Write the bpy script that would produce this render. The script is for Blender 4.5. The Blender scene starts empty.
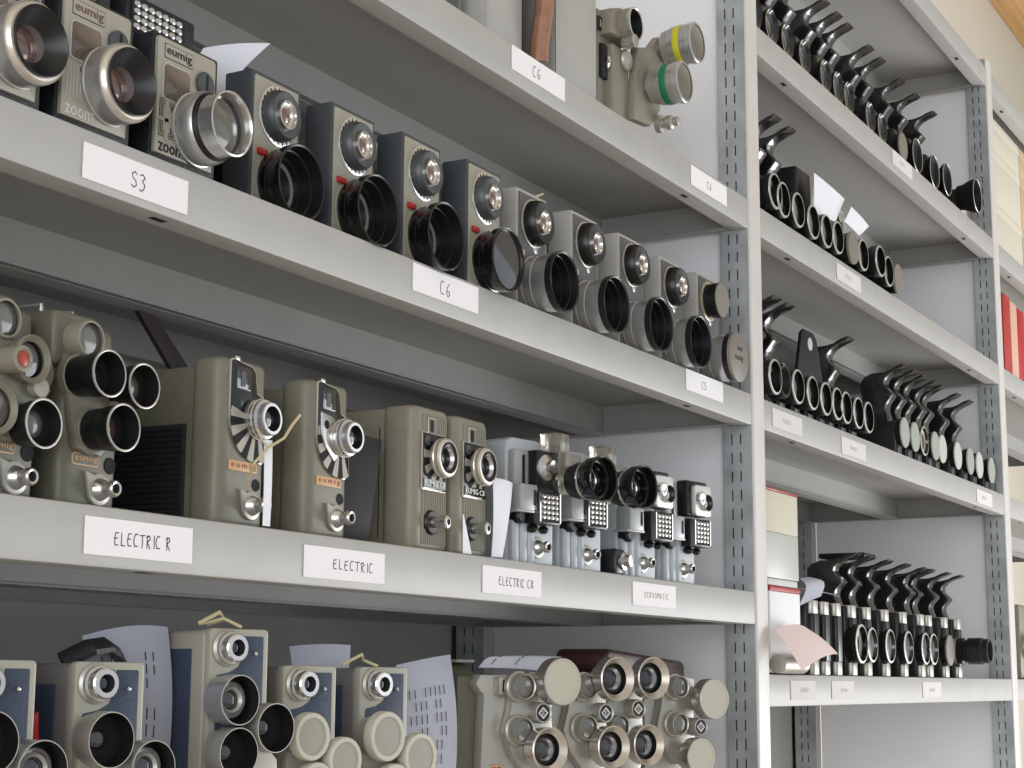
import bpy, bmesh, math, random
from mathutils import Vector, Matrix
random.seed(7)
PI = math.pi
sc = bpy.context.scene
COL = sc.collection

# ------------------------------------------------------------------ camera
S = 1.25
F_PX = 1730.7
yaw, pitch, roll = map(math.radians, (60.852, 9.812, 0.299))
fw = Vector((math.sin(yaw)*math.cos(pitch), math.cos(yaw)*math.cos(pitch), math.sin(pitch)))
rt = Vector((math.cos(yaw), -math.sin(yaw), 0))
up = rt.cross(fw)
rt2 = rt*math.cos(roll) + up*math.sin(roll)
up2 = -rt*math.sin(roll) + up*math.cos(roll)
cd = bpy.data.cameras.new('camera')
cam = bpy.data.objects.new('camera', cd)
COL.objects.link(cam)
cam.matrix_world = Matrix((
    (rt2.x, up2.x, -fw.x, -0.5785*S), (rt2.y, up2.y, -fw.y, -0.59647*S),
    (rt2.z, up2.z, -fw.z, 0.0), (0, 0, 0, 1)))
cd.sensor_width = 36.0
cd.lens = F_PX/1024*36.0
cd.clip_start = 0.02
sc.camera = cam

# ------------------------------------------------------------------ light
def lin(v):
    v /= 255.0
    return v/12.92 if v <= 0.04045 else ((v+0.055)/1.055)**2.4
def C(r, g, b): return (lin(r), lin(g), lin(b), 1)
w = bpy.data.worlds.new('world'); sc.world = w; w.use_nodes = True
w.node_tree.nodes['Background'].inputs[0].default_value = (0.86, 0.93, 1.0, 1)
w.node_tree.nodes['Background'].inputs[1].default_value = 0.8
def area(name, loc, target, sx, sy, power, col):
    l = bpy.data.lights.new(name, 'AREA'); l.shape = 'RECTANGLE'
    l.size = sx; l.size_y = sy; l.energy = power; l.color = col
    o = bpy.data.objects.new(name, l); COL.objects.link(o)
    o.location = loc
    o.rotation_euler = (Vector(target)-Vector(loc)).to_track_quat('-Z', 'Y').to_euler()
    return o
area('window_daylight', (3.9, -2.6, -0.1), (2.0, 0, 0.1), 2.6, 2.0, 42, (0.95, 0.97, 1.0))
area('side_fill', (-2.9, -1.5, 0.4), (1.6, 0.15, 0.25), 2.2, 2.2, 78, (0.97, 0.97, 1.0))  # added fill from the left to brighten the side panels, not a known window
area('low_fill', (3.9, -1.6, -0.6), (2.3, 0.05, 0.15), 1.4, 1.1, 58, (0.96, 0.97, 1.0))  # added fill at the low right, stands in for light bounced off the floor
sc.view_settings.view_transform = 'Standard'
sc.view_settings.look = 'None'
sc.view_settings.exposure = -0.13
sc.view_settings.gamma = 1.0
sc.view_settings.use_curve_mapping = False

# ------------------------------------------------------------------ materials
MATS = {}
def mat(name, col, rough=0.5, metal=0.0, noise=0.0, nscale=60, bump=0.0, spec=0.5,
        trans=0.0, coat=0.0, stretch=None, ior=1.45):
    m = bpy.data.materials.new(name); m.use_nodes = True
    nt = m.node_tree; b = nt.nodes['Principled BSDF']
    b.inputs['Base Color'].default_value = col
    b.inputs['Roughness'].default_value = rough
    b.inputs['Metallic'].default_value = metal
    b.inputs['Specular IOR Level'].default_value = spec
    b.inputs['Transmission Weight'].default_value = trans
    b.inputs['Coat Weight'].default_value = coat
    b.inputs['IOR'].default_value = ior
    if noise or bump:
        tc = nt.nodes.new('ShaderNodeTexCoord'); mp = nt.nodes.new('ShaderNodeMapping')
        nz = nt.nodes.new('ShaderNodeTexNoise'); nz.inputs['Scale'].default_value = nscale
        nz.inputs['Detail'].default_value = 4
        if stretch: mp.inputs['Scale'].default_value = stretch
        nt.links.new(tc.outputs['Object'], mp.inputs[0]); nt.links.new(mp.outputs[0], nz.inputs['Vector'])
        if noise:
            r = nt.nodes.new('ShaderNodeValToRGB')
            r.color_ramp.elements[0].position = 0.3; r.color_ramp.elements[1].position = 0.7
            r.color_ramp.elements[0].color = tuple(x*(1-noise) for x in col[:3])+(1,)
            r.color_ramp.elements[1].color = tuple(min(1, x*(1+noise)) for x in col[:3])+(1,)
            nt.links.new(nz.outputs['Fac'], r.inputs[0]); nt.links.new(r.outputs[0], b.inputs['Base Color'])
        if bump:
            bp = nt.nodes.new('ShaderNodeBump'); bp.inputs['Strength'].default_value = bump
            bp.inputs['Distance'].default_value = 0.001
            nt.links.new(nz.outputs['Fac'], bp.inputs['Height']); nt.links.new(bp.outputs[0], b.inputs['Normal'])
    MATS[name] = m
    return m
M = MATS
mat('shelf_paint', C(168, 166, 162), 0.45, noise=0.03, nscale=25)
mat('galvanised', C(170, 175, 177), 0.4, 0.35, noise=0.22, nscale=28)
mat('post_paint', C(200, 196, 190), 0.35, noise=0.03, nscale=15)
mat('panel_white', C(240, 240, 243), 0.5, noise=0.015, nscale=6)
mat('back_grey', C(196, 196, 192), 0.6, noise=0.03, nscale=9)
mat('wall_cream', C(214, 206, 190), 0.85, noise=0.02, nscale=3)
mat('ceiling_paint', C(225, 216, 200), 0.9, noise=0.02, nscale=3)
mat('wood_trim', C(214, 168, 112), 0.5, noise=0.15, nscale=12, stretch=(0.3, 6, 6))
mat('floor_lino', C(196, 186, 170), 0.5, noise=0.12, nscale=12)
mat('dark_hole', C(22, 22, 24), 0.8)
mat('black', C(20, 20, 22), 0.35)
mat('black_gloss', C(16, 16, 18), 0.14, coat=0.5)
mat('black_matte', C(17, 16, 17), 0.6, spec=0.3)
mat('black_leather', C(30, 31, 35), 0.45, noise=0.2, nscale=300, bump=0.6)
mat('charcoal', C(62, 66, 70), 0.5, noise=0.08, nscale=200, bump=0.3)
mat('charcoal_ring', C(74, 76, 78), 0.4, metal=0.3)
mat('cream_plate', C(160, 155, 142), 0.42, metal=0.15, noise=0.04, nscale=40)
mat('cream_metal', C(176, 174, 166), 0.35, metal=0.35)
mat('silver', C(202, 200, 197), 0.24, metal=0.9, noise=0.05, nscale=40)
mat('brushed', C(190, 190, 190), 0.3, metal=0.8, noise=0.06, nscale=60, stretch=(1, 8, 1))
mat('chrome', C(215, 213, 210), 0.16, metal=1.0)
mat('rim', C(176, 172, 164), 0.38, metal=0.6)
mat('plate_bright', C(216, 215, 212), 0.28, metal=0.35)
mat('satin', C(176, 173, 164), 0.4, metal=0.6)
mat('beige_ring', C(198, 190, 178), 0.3, metal=0.6)
mat('glass', C(34, 30, 36), 0.06, coat=1.0, spec=0.8)
mat('glass_warm', C(120, 92, 84), 0.08, metal=0.5, coat=1.0)
mat('glass_brown', C(92, 76, 66), 0.12, metal=0.3, coat=1.0)
mat('glass_blue', C(26, 30, 42), 0.08, coat=1.0)
mat('glass_grey', C(104, 102, 96), 0.15, coat=1.0, metal=0.2)
mat('olive', C(103, 101, 86), 0.42, noise=0.06, nscale=150, bump=0.25)
mat('olive_light', C(116, 113, 98), 0.42, noise=0.05, nscale=150, bump=0.2)
mat('khaki', C(130, 125, 110), 0.45, noise=0.05, nscale=150, bump=0.2)
mat('ribbed_black', C(34, 36, 40), 0.5)
mat('servo_blue', C(172, 178, 182), 0.36, noise=0.04, nscale=30)
mat('servo_grey', C(160, 162, 164), 0.35, metal=0.2)
mat('light_grey', C(164, 162, 156), 0.45, noise=0.03, nscale=60)
mat('mid_grey', C(92, 90, 90), 0.45, noise=0.05, nscale=120)
mat('navy', C(52, 62, 80), 0.5, noise=0.12, nscale=260, bump=0.4)
mat('cream_body', C(160, 157, 144), 0.4, metal=0.1)
mat('grey_body', C(108, 105, 102), 0.45)
mat('red', C(172, 34, 36), 0.4)
mat('rust_lens', C(150, 62, 48), 0.3)
mat('dark_red', C(165, 42, 38), 0.5)
mat('orange_label', C(196, 158, 118), 0.5)
mat('orange_text', C(150, 70, 30), 0.5)
mat('ink', C(42, 38, 40), 0.7)
mat('ink_brown', C(104, 72, 58), 0.7)
mat('ink_faint', C(205, 200, 198), 0.8)
mat('paper', C(228, 228, 234), 0.8, noise=0.01, nscale=5)
mat('paper_grey', C(170, 172, 184), 0.85, noise=0.02, nscale=8)
mat('paper_pink', C(226, 206, 202), 0.8)
mat('card_dim', C(206, 202, 199), 0.75)
mat('card', C(232, 229, 230), 0.75)
mat('tape_green', C(20, 116, 74), 0.45)
mat('tape_yellow', C(196, 190, 40), 0.5)
mat('leather_brown', C(70, 42, 38), 0.4, noise=0.25, nscale=90, bump=0.3)
mat('strap_tan', C(150, 110, 88), 0.6, noise=0.15, nscale=80, bump=0.4)
mat('box_cream', C(196, 190, 172), 0.7)
mat('box_white', C(232, 232, 232), 0.7)
mat('box_kraft', C(190, 164, 132), 0.7)
mat('box_orange', C(204, 160, 142), 0.6)
mat('cap_white', C(186, 186, 180), 0.4)
mat('cap_mint', C(156, 160, 150), 0.4)
mat('cap_grey', C(120, 114, 104), 0.5)
mat('cap_frost', C(180, 177, 160), 0.35)
mat('cap_frost_in', C(146, 144, 130), 0.3)
mat('grip_black', C(26, 26, 28), 0.2, coat=0.6)
mat('string', C(190, 176, 140), 0.8)
mat('silver_text', C(200, 198, 190), 0.4, metal=0.3)
mat('brown_dark', C(56, 46, 42), 0.6)
mat('cloth_pink', C(214, 198, 192), 0.9, noise=0.05, nscale=30, bump=0.5)
mat('clear', C(200, 192, 180), 0.1, trans=0.85, ior=1.3)

# ------------------------------------------------------------------ mesh builder
class MB:
    def __init__(self):
        self.bm = bmesh.new(); self.mats = []
        self.M = Matrix.Identity(4)
    def _fin(self, faces, verts, m):
        if m not in self.mats: self.mats.append(m)
        i = self.mats.index(m)
        for f in faces:
            if f.is_valid: f.material_index = i; f.smooth = True
        if self.M != Matrix.Identity(4):
            bmesh.ops.transform(self.bm, matrix=self.M, verts=[v for v in verts if v.is_valid])
    def _new(self, fn):
        ov = set(self.bm.verts); of = set(self.bm.faces)
        fn()
        return [f for f in self.bm.faces if f not in of], [v for v in self.bm.verts if v not in ov]
    def box(self, m, x0, x1, y0, y1, z0, z1, bev=0.0, seg=2):
        def f():
            r = bmesh.ops.create_cube(self.bm, size=1)
            mt = Matrix.Translation(((x0+x1)/2, (y0+y1)/2, (z0+z1)/2)) @ Matrix.Diagonal((abs(x1-x0), abs(y1-y0), abs(z1-z0), 1))
            bmesh.ops.transform(self.bm, matrix=mt, verts=r['verts'])
            if bev:
                es = set(e for v in r['verts'] for e in v.link_edges)
                bmesh.ops.bevel(self.bm, geom=list(es), offset=bev, segments=seg, affect='EDGES', profile=0.5, clamp_overlap=True)
        a, b = self._new(f); self._fin(a, b, m); return self
    def prism(self, m, pts, a0, a1, axis='y', bev=0.0, seg=2):
        """pts outline in the plane normal to axis; y: (x,z)  x: (y,z)  z: (x,y)"""
        def P(p, a):
            if axis == 'y': return (p[0], a, p[1])
            if axis == 'x': return (a, p[0], p[1])
            return (p[0], p[1], a)
        def f():
            A = [self.bm.verts.new(P(p, a0)) for p in pts]
            B = [self.bm.verts.new(P(p, a1)) for p in pts]
            n = len(pts)
            fa = self.bm.faces.new(A); fb = self.bm.faces.new(B[::-1])
            fs = [fa, fb]
            for i in range(n):
                fs.append(self.bm.faces.new((A[i], B[i], B[(i+1) % n], A[(i+1) % n])))
            bmesh.ops.recalc_face_normals(self.bm, faces=fs)
            if bev:
                es = list(set(list(fa.edges)+list(fb.edges)))
                bmesh.ops.bevel(self.bm, geom=es, offset=bev, segments=seg, affect='EDGES', profile=0.5, clamp_overlap=True)
        a, b = self._new(f); self._fin(a, b, m); return self
    def lathe(self, m, prof, cx=0, cz=0, y0=0, n=32):
        """prof: list of (radius, distance outward along -y)"""
        def f():
            rings = []
            for r, d in prof:
                if r < 1e-6: rings.append([self.bm.verts.new((cx, y0-d, cz))])
                else: rings.append([self.bm.verts.new((cx+r*math.cos(2*PI*i/n), y0-d, cz+r*math.sin(2*PI*i/n))) for i in range(n)])
            fs = []
            for A, B in zip(rings, rings[1:]):
                for i in range(n):
                    j = (i+1) % n
                    if len(A) == 1 and len(B) == 1: continue
                    if len(A) == 1: fs.append(self.bm.faces.new((A[0], B[j], B[i])))
                    elif len(B) == 1: fs.append(self.bm.faces.new((A[i], A[j], B[0])))
                    else: fs.append(self.bm.faces.new((A[i], A[j], B[j], B[i])))
        a, b = self._new(f); self._fin(a, b, m); return self
    def tube(self, m, pts, r, n=8, flat=1.0):
        pts = [Vector(p) for p in pts]
        def f():
            rings = []; prev = None
            for i, p in enumerate(pts):
                t = (pts[min(i+1, len(pts)-1)]-pts[max(i-1, 0)]).normalized()
                if prev is None:
                    u = t.orthogonal().normalized()
                else:
                    u = (prev-t*prev.dot(t)).normalized()
                prev = u; v = t.cross(u)
                rr = r[i] if isinstance(r, (list, tuple)) else r
                rings.append([self.bm.verts.new(p+u*math.cos(2*PI*k/n)*rr+v*math.sin(2*PI*k/n)*rr*flat) for k in range(n)])
            for A, B in zip(rings, rings[1:]):
                for k in range(n): self.bm.faces.new((A[k], A[(k+1) % n], B[(k+1) % n], B[k]))
            self.bm.faces.new(rings[0][::-1]); self.bm.faces.new(rings[-1])
        a, b = self._new(f); self._fin(a, b, m); return self
    def ball(self, m, c, r, sc_=(1, 1, 1), u=8, v=6):
        def f():
            q = bmesh.ops.create_uvsphere(self.bm, u_segments=u, v_segments=v, radius=r)
            bmesh.ops.transform(self.bm, matrix=Matrix.Translation(c) @ Matrix.Diagonal((*sc_, 1)), verts=q['verts'])
        a, b = self._new(f); self._fin(a, b, m); return self
    def sheet(self, m, fn, nu, nv, th=0.0004):
        """double-skinned curved sheet, fn(u,v)->(x,y,z)"""
        def f():
            P = [[Vector(fn(i/nu, j/nv)) for j in range(nv+1)] for i in range(nu+1)]
            def N(i, j):
                a = P[min(i+1, nu)][j]-P[max(i-1, 0)][j]; b = P[i][min(j+1, nv)]-P[i][max(j-1, 0)]
                return a.cross(b).normalized()*th
            A = [[self.bm.verts.new(P[i][j]) for j in range(nv+1)] for i in range(nu+1)]
            B = [[self.bm.verts.new(P[i][j]+N(i, j)) for j in range(nv+1)] for i in range(nu+1)]
            for i in range(nu):
                for j in range(nv):
                    self.bm.faces.new((A[i][j], A[i][j+1], A[i+1][j+1], A[i+1][j]))
                    self.bm.faces.new((B[i][j], B[i+1][j], B[i+1][j+1], B[i][j+1]))
            for i in range(nu):
                for j in (0, nv): self.bm.faces.new((A[i][j], A[i+1][j], B[i+1][j], B[i][j]))
            for j in range(nv):
                for i in (0, nu): self.bm.faces.new((A[i][j], A[i][j+1], B[i][j+1], B[i][j]))
        a, b = self._new(f); self._fin(a, b, m); return self
    def add_mesh(self, m, me, mt):
        def f():
            bm2 = bmesh.new(); bm2.from_mesh(me); vm = {}
            for v in bm2.verts: vm[v.index] = self.bm.verts.new(mt @ v.co)
            for q in bm2.faces:
                try: self.bm.faces.new([vm[v.index] for v in q.verts])
                except ValueError: pass
            bm2.free()
        a, b = self._new(f); self._fin(a, b, m); return self
    def build(self, name, parent=None, label=None, cat=None, group=None, kind=None):
        me = bpy.data.meshes.new(name)
        self.bm.normal_update()
        for e in self.bm.edges:
            if len(e.link_faces) == 2 and e.calc_face_angle(0) > 0.6: e.smooth = False
        self.bm.to_mesh(me); self.bm.free()
        for m in self.mats: me.materials.append(M[m])
        o = bpy.data.objects.new(name, me); COL.objects.link(o)
        if parent: o.parent = parent
        if label: o['label'] = label
        if cat: o['category'] = cat
        if group: o['group'] = group
        if kind: o['kind'] = kind
        return o
def thing(name, label, cat, loc=(0, 0, 0), rz=0.0, group=None, rx=0.0):
    o = bpy.data.objects.new(name, None); COL.objects.link(o)
    o.location = loc; o.rotation_euler = (rx, 0, rz); o.empty_display_size = 0.02
    o['label'] = label; o['category'] = cat
    if group: o['group'] = group
    return o

# lettering --------------------------------------------------------
FONT = {
 'S': [[(.55, .85), (.35, 1), (.1, .85), (.15, .6), (.45, .42), (.5, .15), (.25, 0), (.02, .12)]],
 '3': [[(.05, .9), (.3, 1), (.5, .8), (.25, .55), (.5, .35), (.4, .05), (.15, -.1), (.02, .0)]],
 'C': [[(.5, .95), (.25, 1), (.05, .7), (.02, .35), (.15, .03), (.5, .05)]],
 '6': [[(.45, 1), (.15, .7), (.05, .3), (.2, 0), (.45, .15), (.4, .42), (.1, .38)]],
 '5': [[(.5, 1), (.12, 1), (.08, .6), (.4, .6), (.5, .3), (.3, 0), (.02, .08)]],
 '8': [[(.28, .52), (.08, .75), (.28, 1), (.5, .78), (.28, .52), (.05, .22), (.28, 0), (.52, .22), (.28, .52)]],
 'E': [[(.5, 1), (.15, .95), (.05, .5), (.12, .05), (.5, .05)], [(.05, .55), (.42, .58)]],
 'L': [[(.1, 1), (.08, .05), (.5, .03)]],
 'T': [[(0, .95), (.6, 1)], [(.3, .98), (.28, 0)]],
 'R': [[(.1, 0), (.12, 1)], [(.0, .85), (.35, 1), (.5, .75), (.12, .48), (.5, 0)]],
 'I': [[(.2, 1), (.2, 0)]],
 'V': [[(0, 1), (.28, 0), (.55, 1)]],
 'O': [[(.3, 1), (.05, .7), (.08, .2), (.3, 0), (.52, .25), (.5, .75), (.3, 1)]],
 'M': [[(0, 0), (.08, 1), (.3, .4), (.52, 1), (.6, 0)]],
 'A': [[(0, 0), (.28, 1), (.55, 0)], [(.1, .35), (.45, .35)]],
}
def strokes(mb, m, text, x0, z0, hgt, y, lw, gap=1.0, ws=1.0):
    x = x0
    for ch in text:
        if ch == ' ': x += hgt*.45*ws; continue
        dz = random.uniform(-.04, .04)*hgt
        for st in FONT[ch]:
            pts = [(x+p[0]*hgt*.85*ws, z0+dz+p[1]*hgt) for p in st]
            for (ax, az), (bx, bz) in zip(pts, pts[1:]):
                dx, dz2 = bx-ax, bz-az; L = math.hypot(dx, dz2) or 1e-6
                nx, nz = -dz2/L*lw/2, dx/L*lw/2; ex, ez = dx/L*lw*.3, dz2/L*lw*.3
                mb.prism(m, [(ax-ex+nx, az-ez+nz), (bx+ex+nx, bz+ez+nz), (bx+ex-nx, bz+ez-nz), (ax-ex-nx, az-ez-nz)], y, y-0.00025)
        x += hgt*(.35 if ch == 'I' else .68)*gap*ws
_txt = {}
def text_mesh(s, bold=0.0):
    k = (s, bold)
    if k in _txt: return _txt[k]
    cu = bpy.data.curves.new('t', 'FONT'); cu.body = s; cu.size = 1; cu.extrude = 0.02; cu.offset = bold
    cu.resolution_u = 2
    o = bpy.data.objects.new('t', cu); COL.objects.link(o)
    dg = bpy.context.evaluated_depsgraph_get(); dg.update()
    me = bpy.data.meshes.new_from_object(o.evaluated_get(dg))
    bpy.data.objects.remove(o); bpy.data.curves.remove(cu)
    xs = [v.co.x for v in me.vertices]; ys = [v.co.y for v in me.vertices]
    bb = (min(xs), max(xs), min(ys), max(ys)); _txt[k] = (me, bb); return me, bb
def lettering(mb, m, s, x0, x1, z0, z1, y, bold=0.0):
    me, bb = text_mesh(s, bold)
    sx = (x1-x0)/(bb[1]-bb[0]); sz = (z1-z0)/(bb[3]-bb[2])
    mt = Matrix(((sx, 0, 0, x0-bb[0]*sx), (0, 0, -0.01, y), (0, sz, 0, z0-bb[2]*sz), (0, 0, 0, 1)))
    mb.add_mesh(m, me, mt)
def rrect(x0, x1, z0, z1, r, n=4):
    out = []
    for cx, cz, a in ((x1-r, z1-r, 0), (x0+r, z1-r, 90), (x0+r, z0+r, 180), (x1-r, z0+r, 270)):
        for i in range(n+1):
            t = math.radians(a+90*i/n); out.append((cx+r*math.cos(t), cz+r*math.sin(t)))
    return out

# ------------------------------------------------------------------ the rack
ZA, ZB, ZC, Z1, Z0, Z4 = 0.58498, 0.34346, 0.10753, 0.82305, 1.15930, 0.01229
ZD = -0.1284
H, PW, D, D2 = 0.03815, 0.049, 0.196, 0.369
FLOOR = -1.25
def struct(name, mb): return mb.build(name, kind='structure')
struct('floor', MB().box('floor_lino', -3.5, 9, -4, 0.9, FLOOR-.05, FLOOR))
struct('ceiling', MB().box('ceiling_paint', -3.5, 9, -4, 0.9, 2.35, 2.4))
struct('wall_back', MB().box('wall_cream', -3.5, 9, 0.52, 0.6, FLOOR, 2.35))
struct('wall_right', MB().box('wall_cream', 8.9, 9, -4, 0.52, FLOOR, 2.35))
struct('trim_1', MB().box('wood_trim', -3.5, 8.9, 0.44, 0.52, 2.225, 2.35, .004))

UW = .041
def upright(x0, y0, ztop, name, label, group, flip=False, depth=.036):
    """perforated steel post: front flange, two slotted side plates"""
    t = thing(name, label, 'shelf post', (x0+UW/2, y0, FLOOR), 0, 'steel posts of the rack')
    zt = ztop-FLOOR; hw = UW/2
    ya, yb = (0.0, depth)
    mb = MB().prism('post_paint', [(hw-.003, -.0005), (hw-.003, -.0015), (hw-.004, -.0022), (-hw+.004, -.0022), (-hw+.002, -.0016), (-hw+.0006, -.0002), (-hw+.0006, .0015), (-hw+.002, .0015), (-hw+.0022, -.0005)], 0, zt, 'z')
    mb.build('front_flange', t)
    MB().box('galvanised', -hw+.003, hw-.003, yb, yb+.002, 0, zt).build('rear_web', t)
    for sgn, lab in ((-1, 'l'), (1, 'r')):
        mb = MB(); xx0, xx1 = (-hw, -hw+.0018) if sgn < 0 else (hw-.0018, hw)
        cols = [(.32, .40), (.66, .74)]
        ys = [0, .37, .42, .68, .73, 1]
        for k in (0, 2, 4):
            mb.box('galvanised', xx0, xx1, ya+depth*ys[k], ya+depth*ys[k+1], 0, zt)
        for k in (1, 3):
            z = 0.0
            while z < zt:
                z1 = min(z+.0095, zt)
                mb.box('galvanised', xx0, xx1, ya+depth*ys[k], ya+depth*ys[k+1], z, z1)
                z += .0224
        mb.build('slotted_side', t)
    MB().box('dark_hole', -hw+.006, hw-.006, ya+.003, yb-.001, 0, zt).build('core_shade', t)  # solid dark block, its colour stands for the shade inside the enclosed post
    return t
FU = 'front posts of the shelving'
upright(-PW-.065, 0, 1.9, 'shelf_upright', 'slotted grey steel post at the near left end of the rack', None)
upright(1.25-PW, 0, 1.9, 'shelf_upright', 'slotted grey steel front post in the middle of the photo between the two bays', None)
upright(2.5-PW, 0, 1.175, 'shelf_upright', 'slotted steel front post at right whose top end is in view', None)
upright(3.75-PW, 0, 1.175, 'shelf_upright', 'slotted steel front post at the far end of the rack', None)
upright(1.25-PW, D2-.002, 1.9, 'shelf_upright', 'slotted rear post seen under the lowest shelf behind grey paper', None, depth=.04)
upright(2.5-PW, D2-.002, 1.175, 'shelf_upright', 'slotted rear post beside the white boxes on the low right shelf', None, depth=.04)
upright(-PW-.065, D2-.002, 1.9, 'shelf_upright', 'slotted rear post at the near left end of the rack', None, depth=.04)

for i, (x, zt, lab) in enumerate(((1.2215, 1.9, 'white side panel between the left bay and the middle post'),
                                  (2.4715, 1.165, 'white side panel closing the second bay behind the far post'),
                                  (-.09, 1.9, 'white side panel at the near left end of the rack'))):
    MB().box('panel_white', x-.001, x+.001, .042, D2-.006, FLOOR+.02, zt).build('side_panel', None, lab, 'panel')
for x0, x1, zt, lab in ((-.06, 1.2, 1.9, 'grey back panel of the left bay'), (1.243, 2.45, 1.16, 'grey back panel of the second bay'),
                    (2.493, 3.7, 1.16, 'grey back panel of the third bay')):
    MB().box('back_grey', x0, x1, .414, .418, FLOOR+.02, zt).build('back_panel', None, lab, 'panel')
# dark diagonal piece behind the left bay
MB().prism('brown_dark', [(.355, .304), (.378, .304), (.428, .262), (.475, .17), (.43, .17), (.40, .262)], .212, .217, 'y', .001).build('dark_diagonal', None, 'dark brown diagonal piece behind the olive cameras', 'strap')

def shelf(x0, x1, zt, lab, y0=0.0, yd=D, rear=False):
    t = thing('metal_shelf', lab, 'shelf', ((x0+x1)/2, y0, zt-H), 0, 'metal shelves of the rack')
    hx = (x1-x0)/2
    th = .0012
    mb = MB()
    # pressed tray: front face with rounded top edge, underside lip, deck, rear and side lips
    mb.prism('shelf_paint', [(0.002, H), (.0006, H-.0007), (0, H-.002), (0, .0015), (.0006, .0004), (.002, 0), (.022, 0), (.022, .004), (.0208, .004),
                             (.0208, th), (.002, th), (th, .002), (th, H-th-.001), (yd, H-th-.001), (yd, H)], -hx, hx, 'x')
    mb.build('shelf_tray', t)
    MB().box('shelf_paint', -hx, hx, yd, yd+th, 0, H).box('shelf_paint', -hx, hx, yd-.006, yd, 0, th).build('rear_lip', t)
    for s in (-1, 1):
        a = s*(hx-.0008)
        MB().box('shelf_paint', a-.0006, a+.0006, .024, yd-.001, 0.001, H-.002).box('shelf_paint', a-s*.012, a, .024, yd-.001, 0.0002, .0014).build('side_lip', t)
    if not rear:
        for s in (-1, 1):
            a = (hx-.168 if s > 0 else .126-hx) if s > 0 or x0 > .5 else .144-(x0+x1)/2
            MB().box('dark_hole', a-.007, a+.007, .008, .0135, -.0003, .0006, .0002).build('slot_hole', t)
    return t
LX = -.06
for z, lab in ((ZA, 'upper left shelf with two tall grey cases and the labels C6'),
               (ZB, 'left shelf holding black and grey zoom cameras above the label C6'),
               (ZC, 'left shelf holding the olive green cameras, labelled ELECTRIC R'),
               (ZD, 'lowest left shelf under the turret cameras')):
    shelf(LX, 1.2005, z, lab)
    shelf(LX, 1.2005, z, 'rear board behind the '+lab.split(',')[0].split(' with ')[0], D+.004, D2-D-.008, True)
for z, lab in ((Z0, 'topmost right shelf, empty and seen from below'),
               (Z1, 'upper right shelf with a row of black grip cameras and a pink cloth'),
               (ZA, 'right shelf with ring lens cameras and white slips'),
               (ZB, 'right shelf with white capped lenses, third from the top'),
               (Z4, 'eye level right shelf with white boxes and tall grip cameras')):
    shelf(1.2425, 2.4505, z, lab)
    shelf(1.2425, 2.4505, z, 'rear board behind the '+lab.split(',')[0].split(' with ')[0], D+.004, D2-D-.008, True)
for z, lab in ((Z0, 'top board of the third bay at the right edge'), (Z1, 'third bay shelf under the cream boxes'),
               (ZA, 'third bay shelf under the red folders'), (ZB, 'third bay shelf below the red folders'), (Z4, 'eye level shelf of the third bay')):
    shelf(2.4925, 3.7005, z, lab)
    shelf(2.4925, 3.7005, z, 'rear board behind the '+lab.split(',')[0].split(' with ')[0], D+.004, D2-D-.008, True)

# ------------------------------------------------------------------ shelf labels
def label_card(x, zc, text, lab, ink='ink', wd=.106, hh=.0235, tx=.028, th=.0085, gap=1.0, tilt=0, lw=.0007, ws=1.0, paper_m='card'):
    t = thing('shelf_label', lab, 'label', (x, -.0005, zc), 0, 'cards on the shelf faces')
    MB().box(paper_m, 0, wd, -.0006, 0.0003, -hh/2, hh/2, .0001, 1).build('paper_card', t)
    if text:
        mb = MB(); strokes(mb, ink, text, tx, -th*.55, th, -.0005, lw, gap, ws); mb.build('handwriting', t)
    t.rotation_euler = (0, tilt, 0)
    return t
label_card(.059, .3225, 'S3', 'white card reading S3 on the shelf face below the silver zoom cameras', tx=.044, th=.0105, ws=1.15, wd=.101)
label_card(.445, .3285, 'C6', 'white card reading C6 below the fourth charcoal camera', tx=.042, th=.0115, ws=1.25)
label_card(1.005, .3305, 'C5', 'white card reading C5 near the middle post, below the round capped lens', tx=.043, ink='ink_brown', th=.0085, ws=1.3)
label_card(.609, .5715, 'C6', 'white card reading C6 below the two tall grey cases', tx=.040, th=.0105, ws=1.25)
label_card(1.026, .569, 'C6', 'white card reading C6 nearest the middle post on the upper shelf', tx=.046, ink='ink_brown', th=.0085, ws=1.3)
label_card(.076, .0885, 'ELECTRIC R', 'white card reading ELECTRIC R below the olive turret cameras', tx=.026, th=.0082, ws=1.08, wd=.102)
label_card(.304, .087, 'ELECTRIC', 'white card reading ELECTRIC below the olive camera beside a black flap', tx=.036, th=.0072, ws=1.5)
label_card(.563, .088, 'ELECTRIC C8', 'white card reading ELECTRIC C8 below the clear covered grey cameras', tx=.027, th=.0072, ws=1.3)
label_card(.864, .090, 'SERVOMATIC', 'white card reading SERVOMATIC nearest the middle post on the olive camera shelf', tx=.026, th=.0055, ink='ink_brown', ws=1.75, lw=.0005)
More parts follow.
